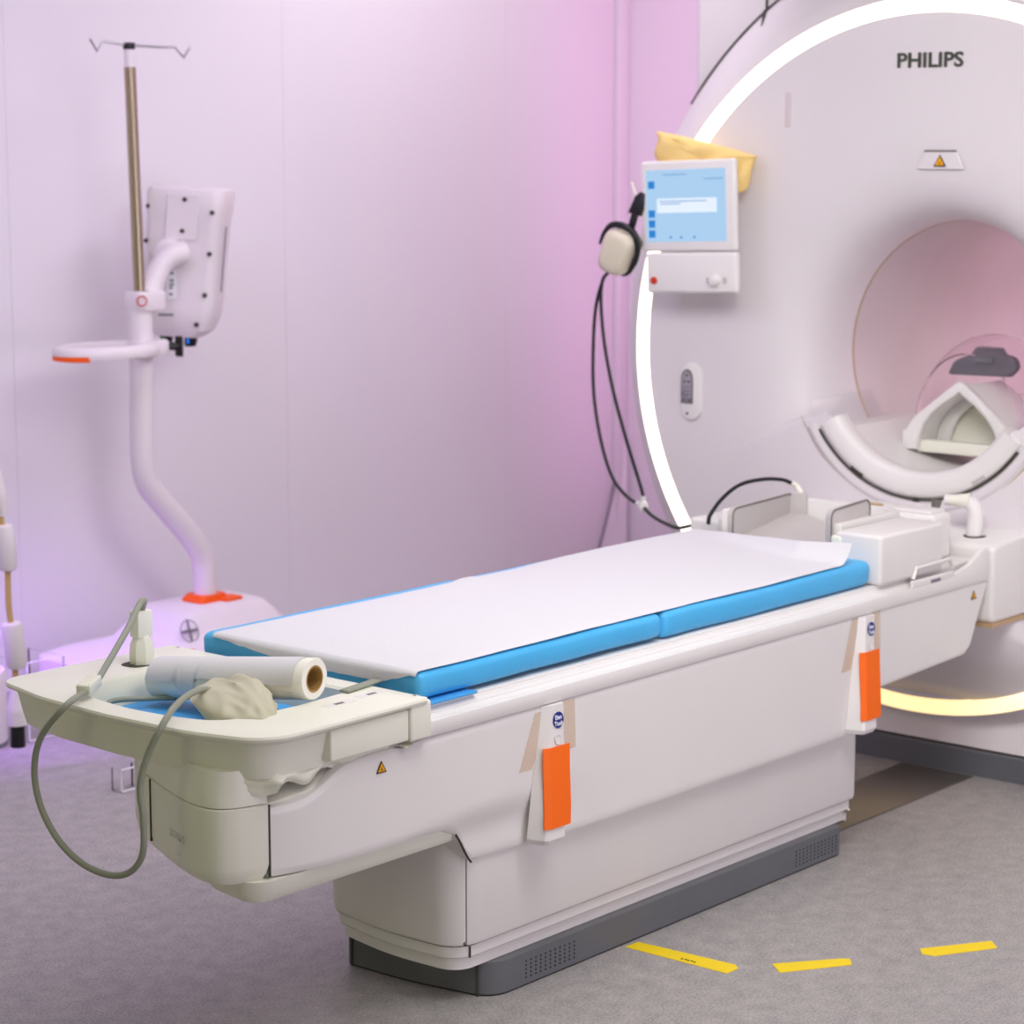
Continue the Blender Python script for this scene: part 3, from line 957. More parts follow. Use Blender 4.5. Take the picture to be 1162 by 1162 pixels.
# loose torn end of the paper wrapped over the roll
bm = NB()
gr = []
nh = Vector((ax.y, -ax.x, 0)).normalized()
if nh.x > 0:
    nh = -nh
for i in range(41):
    u = i / 40
    row = []
    end = 0.05 + 0.25 * noise.noise(Vector((u * 4, 2, 0))) + (-0.75 if 0.22 < u < 0.34 else 0.0) + 0.3 * (u > 0.38) * (0.5 - u)
    for k in range(13):
        b_ = 1.9 + (end - 1.9) * k / 12
        p = ra0.lerp(ra1, 0.01 + 0.93 * u)
        row.append(bm.verts.new(p + (nh * math.cos(b_) + up * math.sin(b_)) * (R + 0.0016 + 0.002 * (k / 12) ** 3)))
    gr.append(row)
for i in range(40):
    for k in range(12):
        bm.faces.new((gr[i][k], gr[i + 1][k], gr[i + 1][k + 1], gr[i][k + 1]))
obj('torn_flap', bm, 'paper', pr, smooth=60)

# crumpled beige bag
bm = NB()
bmesh.ops.create_icosphere(bm, subdivisions=5, radius=1.0)
for v in bm.verts:
    p = v.co.copy()
    n_ = noise.noise(p * 1.0 + Vector((3, 1, 0))) * 0.25 - abs(noise.noise(Vector((p.x * 2.6, p.y * 1.2, p.z * 1.6)) + Vector((1, 5, 2)))) * 0.34
    q = p * (1 + n_)
    v.co = Vector((q.x * 0.078, q.y * 0.142, max(q.z, -0.55) * 0.062))
bmesh.ops.transform(bm, matrix=Matrix.Translation((-2.612, -0.120, 0.655)) @ Matrix.Rotation(math.radians(-28), 4, 'Z'), verts=bm.verts[:])
tag(obj('crumpled_bag', bm, 'beige_bag', smooth=70), 'crumpled beige plastic bag tucked under the paper roll in the tray', 'bag')
# flat grey strap end beside the roll
tag(obj('strap', box((-0.055, -0.011, 0), (0.055, 0.011, 0.005), 0.002, 2, Matrix.Translation((-2.375, -0.208, 0.6735)) @ Matrix.Rotation(math.radians(8), 4, 'Z')), 'cable_grey'), 'flat grey strap end lying beside the open end of the paper roll', 'strap')

# plug with grey cable and clip
pc = thing('cable_plug', 'cream plug standing in the tray socket with long looping grey cable', 'cable', (-2.505, 0.268, 0.672))
hexa = 8


def oct_ring(x, y, z, r):
    return [(x + r * math.cos(2 * PI * k / hexa + 0.39), y + r * math.sin(2 * PI * k / hexa + 0.39), z) for k in range(hexa)]


X0, Y0 = -2.503, 0.270
obj('plug_base', loft([oct_ring(X0, Y0, 0.671, 0.025), oct_ring(X0, Y0, 0.690, 0.026), oct_ring(X0, Y0, 0.712, 0.024), oct_ring(X0, Y0, 0.725, 0.018), oct_ring(X0, Y0, 0.730, 0.015)]), 'cream_plastic', pc, smooth=20)
obj('plug_neck', box((X0 - 0.019, Y0 - 0.014, 0.726), (X0 + 0.019, Y0 + 0.014, 0.779), 0.003, 2, None), 'cream_plastic', pc)
path = [(X0, Y0, 0.765), (X0 + 0.002, Y0 - 0.004, 0.785), (X0 - 0.008, Y0 - 0.02, 0.803), (X0 - 0.025, Y0 - 0.025, 0.796), (-2.58, 0.222, 0.758), (-2.66, 0.185, 0.712), (-2.755, 0.118, 0.690), (-2.80, 0.10, 0.686),
        (-2.85, 0.084, 0.675), (-2.86, 0.138, 0.615), (-2.86, 0.162, 0.551), (-2.86, 0.150, 0.486), (-2.86, 0.105, 0.430), (-2.86, 0.04, 0.396), (-2.86, -0.034, 0.387), (-2.86, -0.095, 0.402), (-2.86, -0.135, 0.443),
        (-2.86, -0.140, 0.507), (-2.86, -0.134, 0.57), (-2.85, -0.146, 0.628), (-2.835, -0.165, 0.676), (-2.79, -0.150, 0.702), (-2.72, -0.115, 0.708), (-2.655, -0.090, 0.700), (-2.585, -0.10, 0.665), (-2.52, -0.13, 0.640)]
obj('cable', tube(path, 0.0062, 12, 8), 'cable_grey', pc, smooth=80)
obj('cable', tube([(-2.69, 0.17, 0.628), (-2.66, 0.17, 0.640), (-2.60, 0.13, 0.640), (-2.54, 0.09, 0.638), (-2.47, 0.08, 0.634)], 0.0055, 10), 'cable_grey', pc, smooth=80)
ca, cb = Vector((-2.80, 0.10, 0.688)), Vector((-2.715, 0.148, 0.700))
cd_ = (cb - ca).normalized()
fm = frame((ca + cb) / 2, cd_, Vector((0, 0, 1)).cross(cd_))
cl = obj('cable_clip', box((-0.030, -0.014, -0.010), (0.030, 0.014, 0.010), 0.002, 2, fm), 'cream_plastic', pc)
for k in range(5):
    obj('clip_rib', box((-0.028, -0.012 + k * 0.0055, 0.0095), (0.028, -0.0095 + k * 0.0055, 0.0118), 0.0006, 1, fm), 'cream_plastic', cl)

# ------------------------------------------------------------------ head cradle, white blocks
hc = thing('head_cradle', 'white head cradle with grey padded side wings at the scanner end', 'head cradle', (-0.52, 0.01, 0.642))
ocr = rounded_outline([((-0.66, 0.185), 0.01), ((-0.34, 0.185), 0.07), ((-0.34, -0.175), 0.07), ((-0.66, -0.175), 0.01)], 8)
icr = rounded_outline([((-0.66, 0.165), 0.0), ((-0.365, 0.165), 0.06), ((-0.365, -0.155), 0.06), ((-0.66, -0.155), 0.0)], 8)
ushape = ocr + icr[::-1]
obj('shell', prism(ushape, 'z', 0.6405, 0.770, 0.006), 'white_plastic', hc)
obj('shell_floor', box((-0.655, -0.16, 0.6405), (-0.35, 0.17, 0.662), 0.005), 'white_plastic', hc)
for yy, x0, x1, z1, sgn in ((0.158, -0.655, -0.385, 0.778, 1), (-0.148, -0.675, -0.50, 0.806, -1)):
    wing = rounded_outline([((x0, 0.665), 0.012), ((x0 - 0.0, z1 - 0.004), 0.02), ((x1, z1 + 0.006), 0.02), ((x1, 0.665), 0.012)], 6)
    wg = obj('pad_wing', prism(wing, 'y', yy - 0.009, yy + 0.009, 0.004), 'grey_pad', hc)
    loop = [(p[0], yy - 0.0095, p[1]) for p in wing]
    obj('piping', tube(loop + [loop[0]], 0.0022, 6, smooth=False), 'grey_piping', wg)
obj('corner_pad', prism(rounded_outline([((-0.388, 0.165), 0.005), ((-0.358, 0.12), 0.005), ((-0.372, 0.112), 0.005), ((-0.400, 0.155), 0.005)], 3), 'z', 0.665, 0.784, 0.003), 'grey_pad', hc)
bm = NB()
gr = []
for i in range(21):
    row = []
    for k in range(21):
        u, v_ = i / 20, k / 20
        x = -0.69 + 0.32 * u
        y = -0.145 + 0.295 * v_
        z = 0.688 + 0.030 * (2 * v_ - 1) ** 2 * (0.3 + 0.7 * u) + 0.022 * u * u + 0.006 * noise.noise(Vector((u * 5, v_ * 4, 3)))
        row.append(bm.verts.new((x, y, z)))
    gr.append(row)
for i in range(20):
    for k in range(20):
        bm.faces.new((gr[i][k], gr[i + 1][k], gr[i + 1][k + 1], gr[i][k + 1]))
ext = bmesh.ops.extrude_face_region(bm, geom=bm.faces[:])
bmesh.ops.translate(bm, verts=[v for v in ext['geom'] if isinstance(v, bmesh.types.BMVert)], vec=(0, 0, -0.028))
obj('head_cushion', bm, 'grey_pad', hc, smooth=60)
obj('tan_clip', box((-0.352, -0.10, 0.770), (-0.342, -0.06, 0.776), 0.002), 'gold_trim', hc)
blk = thing('coil_block', 'tall white plastic block on the table right of the head cradle', 'coil block', (-0.57, -0.255, 0.642))
obj('body', box((-0.716, -0.325, 0.6405), (-0.425, -0.195, 0.762), 0.010, 4), 'white_plastic', blk)
obj('rounded_foot', box((-0.719, -0.215, 0.6405), (-0.69, -0.182, 0.752), 0.008, 3), 'cream_plastic', blk)
blk2 = thing('coil_block', 'low white plastic block on the table left of the head cradle', 'coil block', (-0.5, 0.24, 0.642))
obj('body', box((-0.60, 0.198, 0.6405), (-0.34, 0.325, 0.728), 0.010, 4), 'white_plastic', blk2)
obj('end_piece', box((-0.630, 0.190, 0.6405), (-0.598, 0.215, 0.742), 0.006, 3), 'cream_plastic', blk2)
blk3 = thing('coil_block', 'white rounded housing behind the head cradle beside the elbow plug', 'coil block', (-0.29, -0.12, 0.642))
obj('body', box((-0.335, -0.245, 0.6405), (-0.245, 0.02, 0.758), 0.014, 4), 'white_plastic', blk3)
obj('top_ridge', box((-0.328, -0.23, 0.755), (-0.255, -0.02, 0.766), 0.006, 3), 'white_plastic', blk3)

# black signal cable arching over the cradle
sc_ = thing('signal_cable', 'short black cable arching from the low white block to the head cradle', 'cable', (-0.5, 0.22, 0.728))
obj('cable', tube([(-0.655, 0.225, 0.727), (-0.653, 0.22, 0.751), (-0.60, 0.22, 0.788), (-0.523, 0.22, 0.814), (-0.423, 0.22, 0.817), (-0.341, 0.215, 0.808), (-0.305, 0.205, 0.795)], 0.0052, 10), 'black_rubber', sc_, smooth=80)
obj('cable_end', tube([(-0.308, 0.206, 0.797), (-0.295, 0.195, 0.785), (-0.305, 0.175, 0.765), (-0.34, 0.17, 0.752)], [0.007, 0.0085, 0.0085, 0.007], 10), 'cream_plastic', sc_, smooth=80)

# ------------------------------------------------------------------ head coil in the bore
co = thing('head_coil', 'white arched head coil with clear dome sitting in the bore trough', 'head coil', (0.30, -0.005, 0.845))
out_a = [(0.162, 0.842), (0.168, 0.872), (0.160, 0.902), (0.142, 0.930), (0.10, 0.965), (0.05, 1.005), (0.012, 1.034), (0.0, 1.040)]
out_a = out_a + [(-0.012, 1.034)] + [(-p[0], p[1]) for p in out_a[:-2]][::-1]
in_a = [(0.128, 0.842), (0.122, 0.880), (0.108, 0.915), (0.085, 0.945), (0.05, 0.975), (0.018, 0.996), (0.007, 1.005), (0.0, 1.010)]
in_a = in_a + [(-0.007, 1.005)] + [(-p[0], p[1]) for p in in_a[:-2]][::-1]


def arch(o1, i1, x0, x1, bev):
    return prism(o1 + i1[::-1], 'x', x0, x1, bev)


obj('front_arch', arch(out_a, in_a, 0.195, 0.225, 0.005), 'white_plastic', co, smooth=40)
o2 = [(p[0] * 0.95, 0.842 + (p[1] - 0.842) * 0.93) for p in out_a]
i2 = [(p[0] * 1.03, 0.842 + (p[1] - 0.842) * 1.0) for p in in_a]
obj('shell', arch(o2, i2, 0.225, 0.42, 0.002), 'white_plastic', co, smooth=40)
i3 = [(p[0] * 0.78 - 0.012, 0.842 + (p[1] - 0.842) * 0.86) for p in in_a]
i4 = [(p[0] * 1.01, p[1] + 0.001) for p in in_a]
obj('inner_rim', arch(i4, i3, 0.300, 0.318, 0.002), 'white_plastic', co, smooth=40)
obj('inner_wall', prism(i4, 'x', 0.326, 0.334), 'cream_plastic', co, smooth=40)
obj('back_wall', prism(o2, 'x', 0.42, 0.435, 0.002), 'white_plastic', co, smooth=40)
obj('base_bar', box((0.215, -0.135, 0.834), (0.255, 0.14, 0.868), 0.005), 'cream_plastic', co)
obj('base_plate', box((0.226, -0.125, 0.843), (0.425, 0.125, 0.852), 0.002), 'white_plastic', co)
obj('side_hinge', box((0.20, 0.158, 0.845), (0.235, 0.178, 0.895), 0.006), 'white_plastic', co)
bm = NB()
gr = []
for i in range(25):
    a = math.radians(4 + 172 * i / 24)
    row = []
    for k in range(9):
        v_ = k / 8
        x = 0.24 + 0.22 * v_
        rad = 0.165 + 0.06 * math.sin(PI * min(1, v_ * 0.62 + 0.1))
        row.append(bm.verts.new((x, rad * 0.86 * math.cos(a), 0.905 + rad * 1.12 * math.sin(a))))
    gr.append(row)
for i in range(24):
    for k in range(8):
        bm.faces.new((gr[i][k], gr[i + 1][k], gr[i + 1][k + 1], gr[i][k + 1]))
ext = bmesh.ops.extrude_face_region(bm, geom=bm.faces[:])
for v in [v for v in ext['geom'] if isinstance(v, bmesh.types.BMVert)]:
    d = Vector((0, v.co.y, v.co.z - 0.905)).normalized()
    v.co += d * 0.003
obj('clear_dome', bm, 'dome_plastic', co, smooth=60)
pad = rounded_outline([((0.118, 1.042), 0.006), ((0.098, 1.082), 0.03), ((0.045, 1.104), 0.02), ((0.03, 1.124), 0.01), ((-0.045, 1.124), 0.01), ((-0.055, 1.106), 0.01), ((-0.09, 1.10), 0.03), ((-0.098, 1.07), 0.02), ((-0.075, 1.046), 0.006)], 5)
pd = obj('grey_pad', prism(pad, 'x', 0.335, 0.365, 0.008, 3), 'dark_foam', co, smooth=40)
obj('pad_buckle', box((0.326, -0.03, 1.080), (0.337, 0.03, 1.100), 0.004), 'grey_plastic', pd)

# ------------------------------------------------------------------ control console, cloth, headphones
cs = thing('control_console', 'white touch screen console mounted on the left of the scanner face', 'console', (-0.10, 0.69, 1.27))
ROLL = Matrix.Translation((-0.10, 0.70, 1.635)) @ Matrix.Rotation(math.radians(-2.2), 4, 'X') @ Matrix.Translation((0.10, -0.70, -1.635))


def rbx(name, lo, hi, bev, m_, parent, seg=3):
    return obj(name, box(lo, hi, bev, seg, ROLL), m_, parent)


hs = rbx('display_housing', (-0.12, 0.537, 1.385), (-0.098, 0.862, 1.638), 0.009, 'white_plastic', cs, 4)
rbx('wall_bracket', (-0.099, 0.66, 1.44), (-0.002, 0.80, 1.58), 0.008, 'white_plastic', cs)
scn = rbx('screen', (-0.1215, 0.567, 1.412), (-0.118, 0.842, 1.613), 0.001, 'screen_blue', hs, 1)
rbx('dialog_box', (-0.1225, 0.597, 1.493), (-0.121, 0.803, 1.533), 0, 'screen_white', scn)
for z in (1.571, 1.490, 1.462, 1.434):
    rbx('icon', (-0.1225, 0.811, z - 0.010), (-0.121, 0.833, z + 0.011), 0.0, 'screen_icon', scn)
for y0, y1, z in ((0.70, 0.78, 1.599), (0.575, 0.64, 1.585), (0.63, 0.795, 1.525), (0.72, 0.79, 1.518)):
    rbx('text_line', (-0.123, y0, z - 0.0014), (-0.1215, y1, z + 0.0014), 0, 'screen_text', scn)
for y in (0.757, 0.72, 0.675):
    rbx('status_dot', (-0.123, y - 0.003, 1.4215), (-0.1215, y + 0.003, 1.4275), 0, 'screen_icon', scn)
kp = rbx('keypad_housing', (-0.125, 0.533, 1.268), (-0.098, 0.845, 1.382), 0.010, 'white_plastic', cs, 4)
bt = obj('stop_button', cyl(ROLL @ Vector((-0.131, 0.816, 1.304)), ROLL @ Vector((-0.124, 0.816, 1.304)), 0.0105, seg=20, bev=0.002), 'red_button', kp)
obj('joystick', cyl(ROLL @ Vector((-0.145, 0.602, 1.302)), ROLL @ Vector((-0.123, 0.602, 1.305)), 0.012, 0.016, 16, 0.002), 'white_plastic', kp)
for y in (0.627, 0.572):
    rbx('key', (-0.1268, y - 0.007, 1.295), (-0.1245, y + 0.007, 1.312), 0.001, 'grey_pad', kp, 1)

ol = [(0.836, 1.717), (0.834, 1.62), (0.74, 1.60), (0.62, 1.60), (0.585, 1.575), (0.566, 1.553), (0.545, 1.552), (0.527, 1.580), (0.510, 1.640), (0.507, 1.650), (0.60, 1.672), (0.69, 1.690), (0.77, 1.706)]
bm = NB()
cy_, cz_ = 0.665, 1.640
rings = []
loop = [(p.x, p.y) for p in smooth_path([(p[0], p[1], 0) for p in ol + [ol[0]]], 5)[:-1]]
for d, f in ((-0.092, 0.05), (-0.096, 0.35), (-0.095, 0.62), (-0.090, 0.85), (-0.080, 0.97), (-0.068, 1.0), (-0.052, 0.97), (-0.045, 0.7), (-0.044, 0.05)):
    ring = []
    for y, z in loop:
        yy, zz = cy_ + (y - cy_) * f, cz_ + (z - cz_) * f
        fold = 0.010 * math.sin((yy * 0.45 + zz) * 95) * f * (1.0 if d < -0.07 else 0.3)
        ring.append((d + fold + 0.006 * noise.noise(Vector((yy * 20, zz * 20, d * 30))), yy, zz))
    rings.append(ring)
tag(obj('folded_cloth', loft(rings), 'beige_cloth', smooth=70), 'folded yellow beige cloth draped over the top of the console', 'cloth')

hp = thing('headphones', 'cream and black headphones hanging beside the console with long black cable', 'headphones', (-0.14, 0.93, 1.30))
ux, uz = Vector((-0.12, -0.90, 0.42)).normalized(), Vector((0.0, -0.36, 0.93)).normalized()   # cup sideways / cup upwards
ux = Vector((0.12, -0.93, -0.36)).normalized()
uz = Vector((0.02, -0.36, 0.93)).normalized()
fc = frame((-0.135, 0.925, 1.375), ux, uz)
rings = []
for d, s_ in ((-0.034, 0.62), (-0.032, 0.78), (-0.022, 0.95), (-0.005, 1.0), (0.012, 0.98), (0.018, 0.9)):
    ol = rounded_outline([((-0.046 * s_, -0.064 * s_), 0.03), ((0.040 * s_, -0.064 * s_), 0.03), ((0.050 * s_, 0.064 * s_), 0.03), ((-0.050 * s_, 0.064 * s_), 0.03)], 6)
    rings.append([fc @ Vector((x, y, -d)) for x, y in ol])
obj('ear_cup', loft(rings), 'ear_cream', hp, smooth=60)
rings = []
for d, s_ in ((0.017, 0.92), (0.022, 1.02), (0.036, 1.0), (0.04, 0.85)):
    ol = rounded_outline([((-0.046 * s_, -0.064 * s_), 0.03), ((0.046 * s_, -0.064 * s_), 0.03), ((0.050 * s_, 0.064 * s_), 0.03), ((-0.050 * s_, 0.064 * s_), 0.03)], 6)
    rings.append([fc @ Vector((x, y, -d)) for x, y in ol])
obj('ear_cushion', loft(rings), 'black_plastic', hp, smooth=60)
yk = [fc @ Vector(p) for p in ((-0.066, 0.0, 0.0), (-0.062, 0.035, 0.004), (-0.045, 0.066, 0.008), (-0.01, 0.080, 0.010), (0.03, 0.074, 0.008), (0.055, 0.045, 0.004), (0.062, 0.0, 0), (0.056, -0.025, 0))]
obj('yoke', tube(yk, [0.004, 0.006, 0.009, 0.010, 0.010, 0.009, 0.007, 0.007], 10), 'black_plastic', hp, smooth=60)
fb = frame(fc @ Vector((0.012, 0.085, -0.004)), Vector((0.1, -0.96, -0.25)), Vector((0.12, -0.30, 0.93)))
obj('band_slider', box((-0.010, -0.01, -0.004), (0.012, 0.045, 0.004), 0.002, 2, fb), 'black_plastic', hp)
hb = prism([(-0.020, 0.035), (0.020, 0.035), (0.026, 0.055), (0.018, 0.100), (0.002, 0.102), (-0.012, 0.085)], 'z', -0.008, 0.008, 0.003)
bmesh.ops.transform(hb, matrix=fb, verts=hb.verts[:])
obj('headband', hb, 'black_plastic', hp)
obj('band_tab', box((-0.003, -0.004, -0.002), (0.003, 0.044, 0.002), 0.001, 1, fb @ Matrix.Translation((-0.012, 0.086, 0)) @ Matrix.Rotation(math.radians(40), 4, 'Z')), 'cream_plastic', hp)
cA = [(-0.130, 0.965, 1.318), (-0.104, 1.006, 1.29), (-0.07, 1.058, 1.206), (-0.057, 1.077, 1.075), (-0.063, 1.068, 0.946), (-0.10, 1.012, 0.823), (-0.153, 0.93, 0.732), (-0.221, 0.826, 0.693), (-0.288, 0.722, 0.682)]
cB = [(-0.130, 0.965, 1.318), (-0.110, 1.002, 1.29), (-0.096, 1.018, 1.222), (-0.114, 0.99, 1.109), (-0.154, 0.928, 0.988), (-0.21, 0.842, 0.873), (-0.261, 0.764, 0.784), (-0.298, 0.707, 0.718), (-0.300, 0.703, 0.690)]
cC = [(-0.300, 0.703, 0.682), (-0.342, 0.64, 0.668), (-0.40, 0.551, 0.663), (-0.456, 0.465, 0.667), (-0.513, 0.377, 0.69), (-0.55, 0.32, 0.70), (-0.56, 0.29, 0.729)]
for p in (cA, cB, cC):
    obj('cable', tube(p, 0.0052, 10), 'black_rubber', hp, smooth=80)
obj('cable_splitter', loft([[Vector((-0.303, 0.698, 0.683)) + Vector((0.45, -0.68, 0.0)) * (w_ * math.cos(a) * 0.016) + Vector((0, 0, 1)) * (w_ * math.sin(a) * 0.016) + Vector((-0.7, -0.65, 0)) * d for a in [2 * PI * k / 14 for k in range(14)]]
                             for d, w_ in ((-0.010, 0.7), (-0.007, 1.0), (0.007, 1.0), (0.010, 0.7))]), 'white_plastic', hp, smooth=40)
for p, q in (((-0.275, 0.742, 0.684), (-0.290, 0.720, 0.684)), ((-0.300, 0.703, 0.712), (-0.300, 0.703, 0.696))):
    obj('splitter_collar', cyl(p, q, 0.0075, seg=12), 'white_plastic', hp)

# ------------------------------------------------------------------ contrast injector
IX, IY = -0.825, 2.2
inj = thing('contrast_injector', 'white contrast injector on wheeled stand with drip pole by the wall', 'injector', (-0.62, 2.2, 0))


def rrect(cx_, cy_, hx, hy, r, z, n=6):
    return at_z(rounded_outline([((cx_ - hx, cy_ - hy), r), ((cx_ + hx, cy_ - hy), r), ((cx_ + hx, cy_ + hy), r), ((cx_ - hx, cy_ + hy), r)], n), z)


bs = obj('base', loft([rrect(-0.68, 2.18, 0.39, 0.27, 0.10, 0.06), rrect(-0.68, 2.18, 0.41, 0.28, 0.10, 0.09), rrect(-0.68, 2.18, 0.41, 0.28, 0.10, 0.14), rrect(-0.67, 2.18, 0.38, 0.25, 0.10, 0.155),
                       rrect(-0.62, 2.18, 0.27, 0.17, 0.08, 0.178), rrect(-0.605, 2.19, 0.225, 0.14, 0.06, 0.22), rrect(-0.60, 2.20, 0.185, 0.12, 0.05, 0.262), rrect(-0.60, 2.20, 0.165, 0.105, 0.045, 0.27)]), 'balun_white', inj, smooth=30)
obj('base_stripe', box((-0.90, 1.992, 0.1755), (-0.82, 2.006, 0.1795), 0.001, 1), 'orange_plastic', bs)
for sx_ in (-1.02, -0.34):
    for sy_ in (1.98, 2.38):
        cw = obj('caster', cyl((sx_ - 0.012, sy_, 0.032), (sx_ + 0.012, sy_, 0.032), 0.032, seg=16, bev=0.006), 'grey_plastic', inj)
        obj('caster_fork', box((sx_ - 0.016, sy_ - 0.016, 0.04), (sx_ + 0.016, sy_ + 0.016, 0.07), 0.003), 'grey_plastic', cw)
# round emblem with a cross on the base front
em = NB()
ec = Vector((-0.800, 2.062, 0.226))
ex, ey = Vector((1, 0, 0)), Vector((0, 0.35, 0.94))
rg = [[ec + (ex * math.cos(2 * PI * k / 28) + ey * math.sin(2 * PI * k / 28)) * r for k in range(28)] for r in (0.036, 0.032)]
rg = [[p + Vector((0, -0.024, 0)) for p in r] for r in rg]
add_loft(em, rg, False, False)
for a, c in ((ex, ey), (ey, ex)):
    em.faces.new([em.verts.new(ec + Vector((0, -0.0245, 0)) + a * p + c * q) for p, q in ((-0.032, -0.005), (0.032, -0.005), (0.032, 0.005), (-0.032, 0.005))])
obj('round_emblem', em, 'print_grey', bs, smooth=0)
lv = obj('release_lever', loft([rrect(-0.588, 2.2, 0.06, 0.05, 0.02, 0.268), rrect(-0.588, 2.2, 0.062, 0.05, 0.02, 0.278), rrect(-0.585, 2.2, 0.05, 0.045, 0.02, 0.292)]), 'orange_plastic', inj)
obj('lever_tab', box((-0.57, 2.12, 0.268), (-0.50, 2.18, 0.282), 0.006), 'orange_plastic', lv)
obj('lower_post', tube([(-0.588, 2.2, 0.28), (-0.588, 2.2, 0.36), (-0.60, 2.2, 0.415), (-0.65, 2.2, 0.485), (-0.76, 2.2, 0.60), (-0.81, 2.2, 0.66), (-0.828, 2.2, 0.73), (-0.829, 2.2, 0.85), (IX, 2.2, 1.0), (IX, 2.2, 1.20)], 0.0365, 24), 'balun_white', inj, smooth=60)
obj('drip_pole', cyl((IX, IY, 1.2), (-0.842, IY, 1.905), 0.0175, seg=20), 'steel_pole', inj)
obj('pole_collar', cyl((-0.842, IY, 1.90), (-0.843, IY, 1.958), 0.0165, seg=20), 'balun_white', inj)
obj('pole_cap', cyl((-0.843, IY, 1.955), (-0.843, IY, 1.976), 0.018, seg=20, bev=0.003), 'black_plastic', inj)
hook = NB()
add_tube(hook, [(-0.99, 2.2, 1.982), (-0.965, 2.2, 1.948), (-0.945, 2.2, 1.972), (-0.94, 2.2, 1.976), (-0.85, 2.2, 1.968), (-0.72, 2.2, 1.966), (-0.665, 2.2, 1.968), (-0.63, 2.2, 1.938), (-0.60, 2.2, 1.972)], 0.0042, 8, smooth=False)
obj('bag_hook', hook, 'chrome', inj, smooth=60)
clamp = obj('pole_clamp', loft([rrect(-0.805, 2.2, 0.055, 0.045, 0.03, 1.190), rrect(-0.805, 2.2, 0.058, 0.047, 0.03, 1.200), rrect(-0.805, 2.2, 0.058, 0.047, 0.03, 1.238), rrect(-0.805, 2.2, 0.054, 0.044, 0.03, 1.246)]), 'balun_white', inj)
bm = NB()
pc_ = Vector((-0.862, 2.148, 1.220))
rg = [[pc_ + (Vector((0.66, -0.75, 0)) * math.cos(2 * PI * k / 20) + Vector((0, 0, 1)) * math.sin(2 * PI * k / 20)) * r for k in range(20)] for r in (0.0165, 0.012)]
add_loft(bm, rg, False, False)
obj('red_ring_mark', bm, 'red_button', clamp, smooth=0)
# ring tray with orange under-edge and black knob
bm = NB()
tr_o, tr_i = [], []
RC = Vector((-0.985, 2.17, 1.082))
prof = [(-0.018, 0.0), (-0.022, 0.012), (-0.018, 0.030), (0.0, 0.036), (0.018, 0.030), (0.020, 0.0)]
rings = []
for k in range(49):
    a = 2 * PI * k / 48
    rings.append([RC + Vector(((0.155 - p[0] - 0.0) * math.cos(a), (0.10 - p[0]) * math.sin(a), p[1] - 0.018)) for p in prof])
add_loft(bm, rings, False, False, closed=True)
tyr = obj('bottle_ring', bm, 'balun_white', inj, smooth=60)
bm = NB()
rings = []
for k in range(25):
    a = math.radians(160 + 62 * k / 24)
    rings.append([RC + Vector(((0.155 + d) * math.cos(a), (0.10 + d) * math.sin(a), z)) for d, z in ((0.022, -0.008), (0.023, -0.022), (0.0, -0.026), (0.0, -0.018))])
add_loft(bm, rings)
obj('orange_edge', bm, 'orange_plastic', tyr, smooth=60)
obj('ring_hub', loft([rrect(-0.805, 2.2, 0.060, 0.050, 0.035, 1.050), rrect(-0.805, 2.2, 0.064, 0.053, 0.035, 1.056), rrect(-0.805, 2.2, 0.064, 0.053, 0.035, 1.092), rrect(-0.805, 2.2, 0.060, 0.050, 0.035, 1.098)]), 'balun_white', inj)
kb = obj('clamp_knob', cyl((-0.755, 2.17, 1.078), (-0.722, 2.15, 1.076), 0.012, seg=14), 'black_plastic', inj)
obj('knob_wing', box((-0.724, 2.135, 1.045), (-0.712, 2.165, 1.108), 0.005), 'black_plastic', kb)
# arm and power head
arm = obj('swivel_arm', tube([(-0.788, 2.2, 1.235), (-0.768, 2.2, 1.275), (-0.738, 2.195, 1.322), (-0.708, 2.185, 1.348), (-0.668, 2.18, 1.355)], [0.038, 0.034, 0.032, 0.033, 0.036], 20), 'balun_white', inj, smooth=60)
ua = math.radians(-58)
UX = Vector((math.cos(ua), math.sin(ua), 0))
UV = Vector((-math.sin(ua), math.cos(ua), 0))      # away from the camera
HC = Vector((-0.585, 2.258, 0))


def hpnt(u, v, z):
    lean = 0.10 * (z - 1.33)
    return HC + UX * (u * 0.80 + lean) + UV * v + Vector((0, 0, z))


def hring(hw, hd, r, z):
    ol = rounded_outline([((-hw, -hd), r), ((hw, -hd), r * 1.4), ((hw, hd), r), ((-hw, hd), r)], 6)
    return [hpnt(x, y, z - 0.05 * x) for x, y in ol]


ph = obj('power_head', loft([hring(0.085, 0.055, 0.03, 1.095), hring(0.12, 0.072, 0.03, 1.118), hring(0.138, 0.08, 0.03, 1.16), hring(0.143, 0.08, 0.03, 1.20), hring(0.146, 0.083, 0.03, 1.46), hring(0.150, 0.087, 0.03, 1.475),
                             hring(0.152, 0.088, 0.03, 1.53), hring(0.148, 0.085, 0.03, 1.545), hring(0.13, 0.07, 0.03, 1.552)]), 'balun_white', inj, smooth=30)
obj('back_panel', loft([[hpnt(-0.06, -0.086, 1.395), hpnt(0.065, -0.086, 1.39), hpnt(0.065, -0.092, 1.53), hpnt(-0.06, -0.092, 1.535)],
                        [hpnt(-0.058, -0.0885, 1.397), hpnt(0.063, -0.0885, 1.392), hpnt(0.063, -0.0945, 1.528), hpnt(-0.058, -0.0945, 1.533)]]), 'balun_white', ph, smooth=0)
obj('hub', cyl(hpnt(-0.035, -0.130, 1.352), hpnt(-0.035, -0.07, 1.352), 0.044, 0.050, 24, 0.008), 'balun_white', ph)
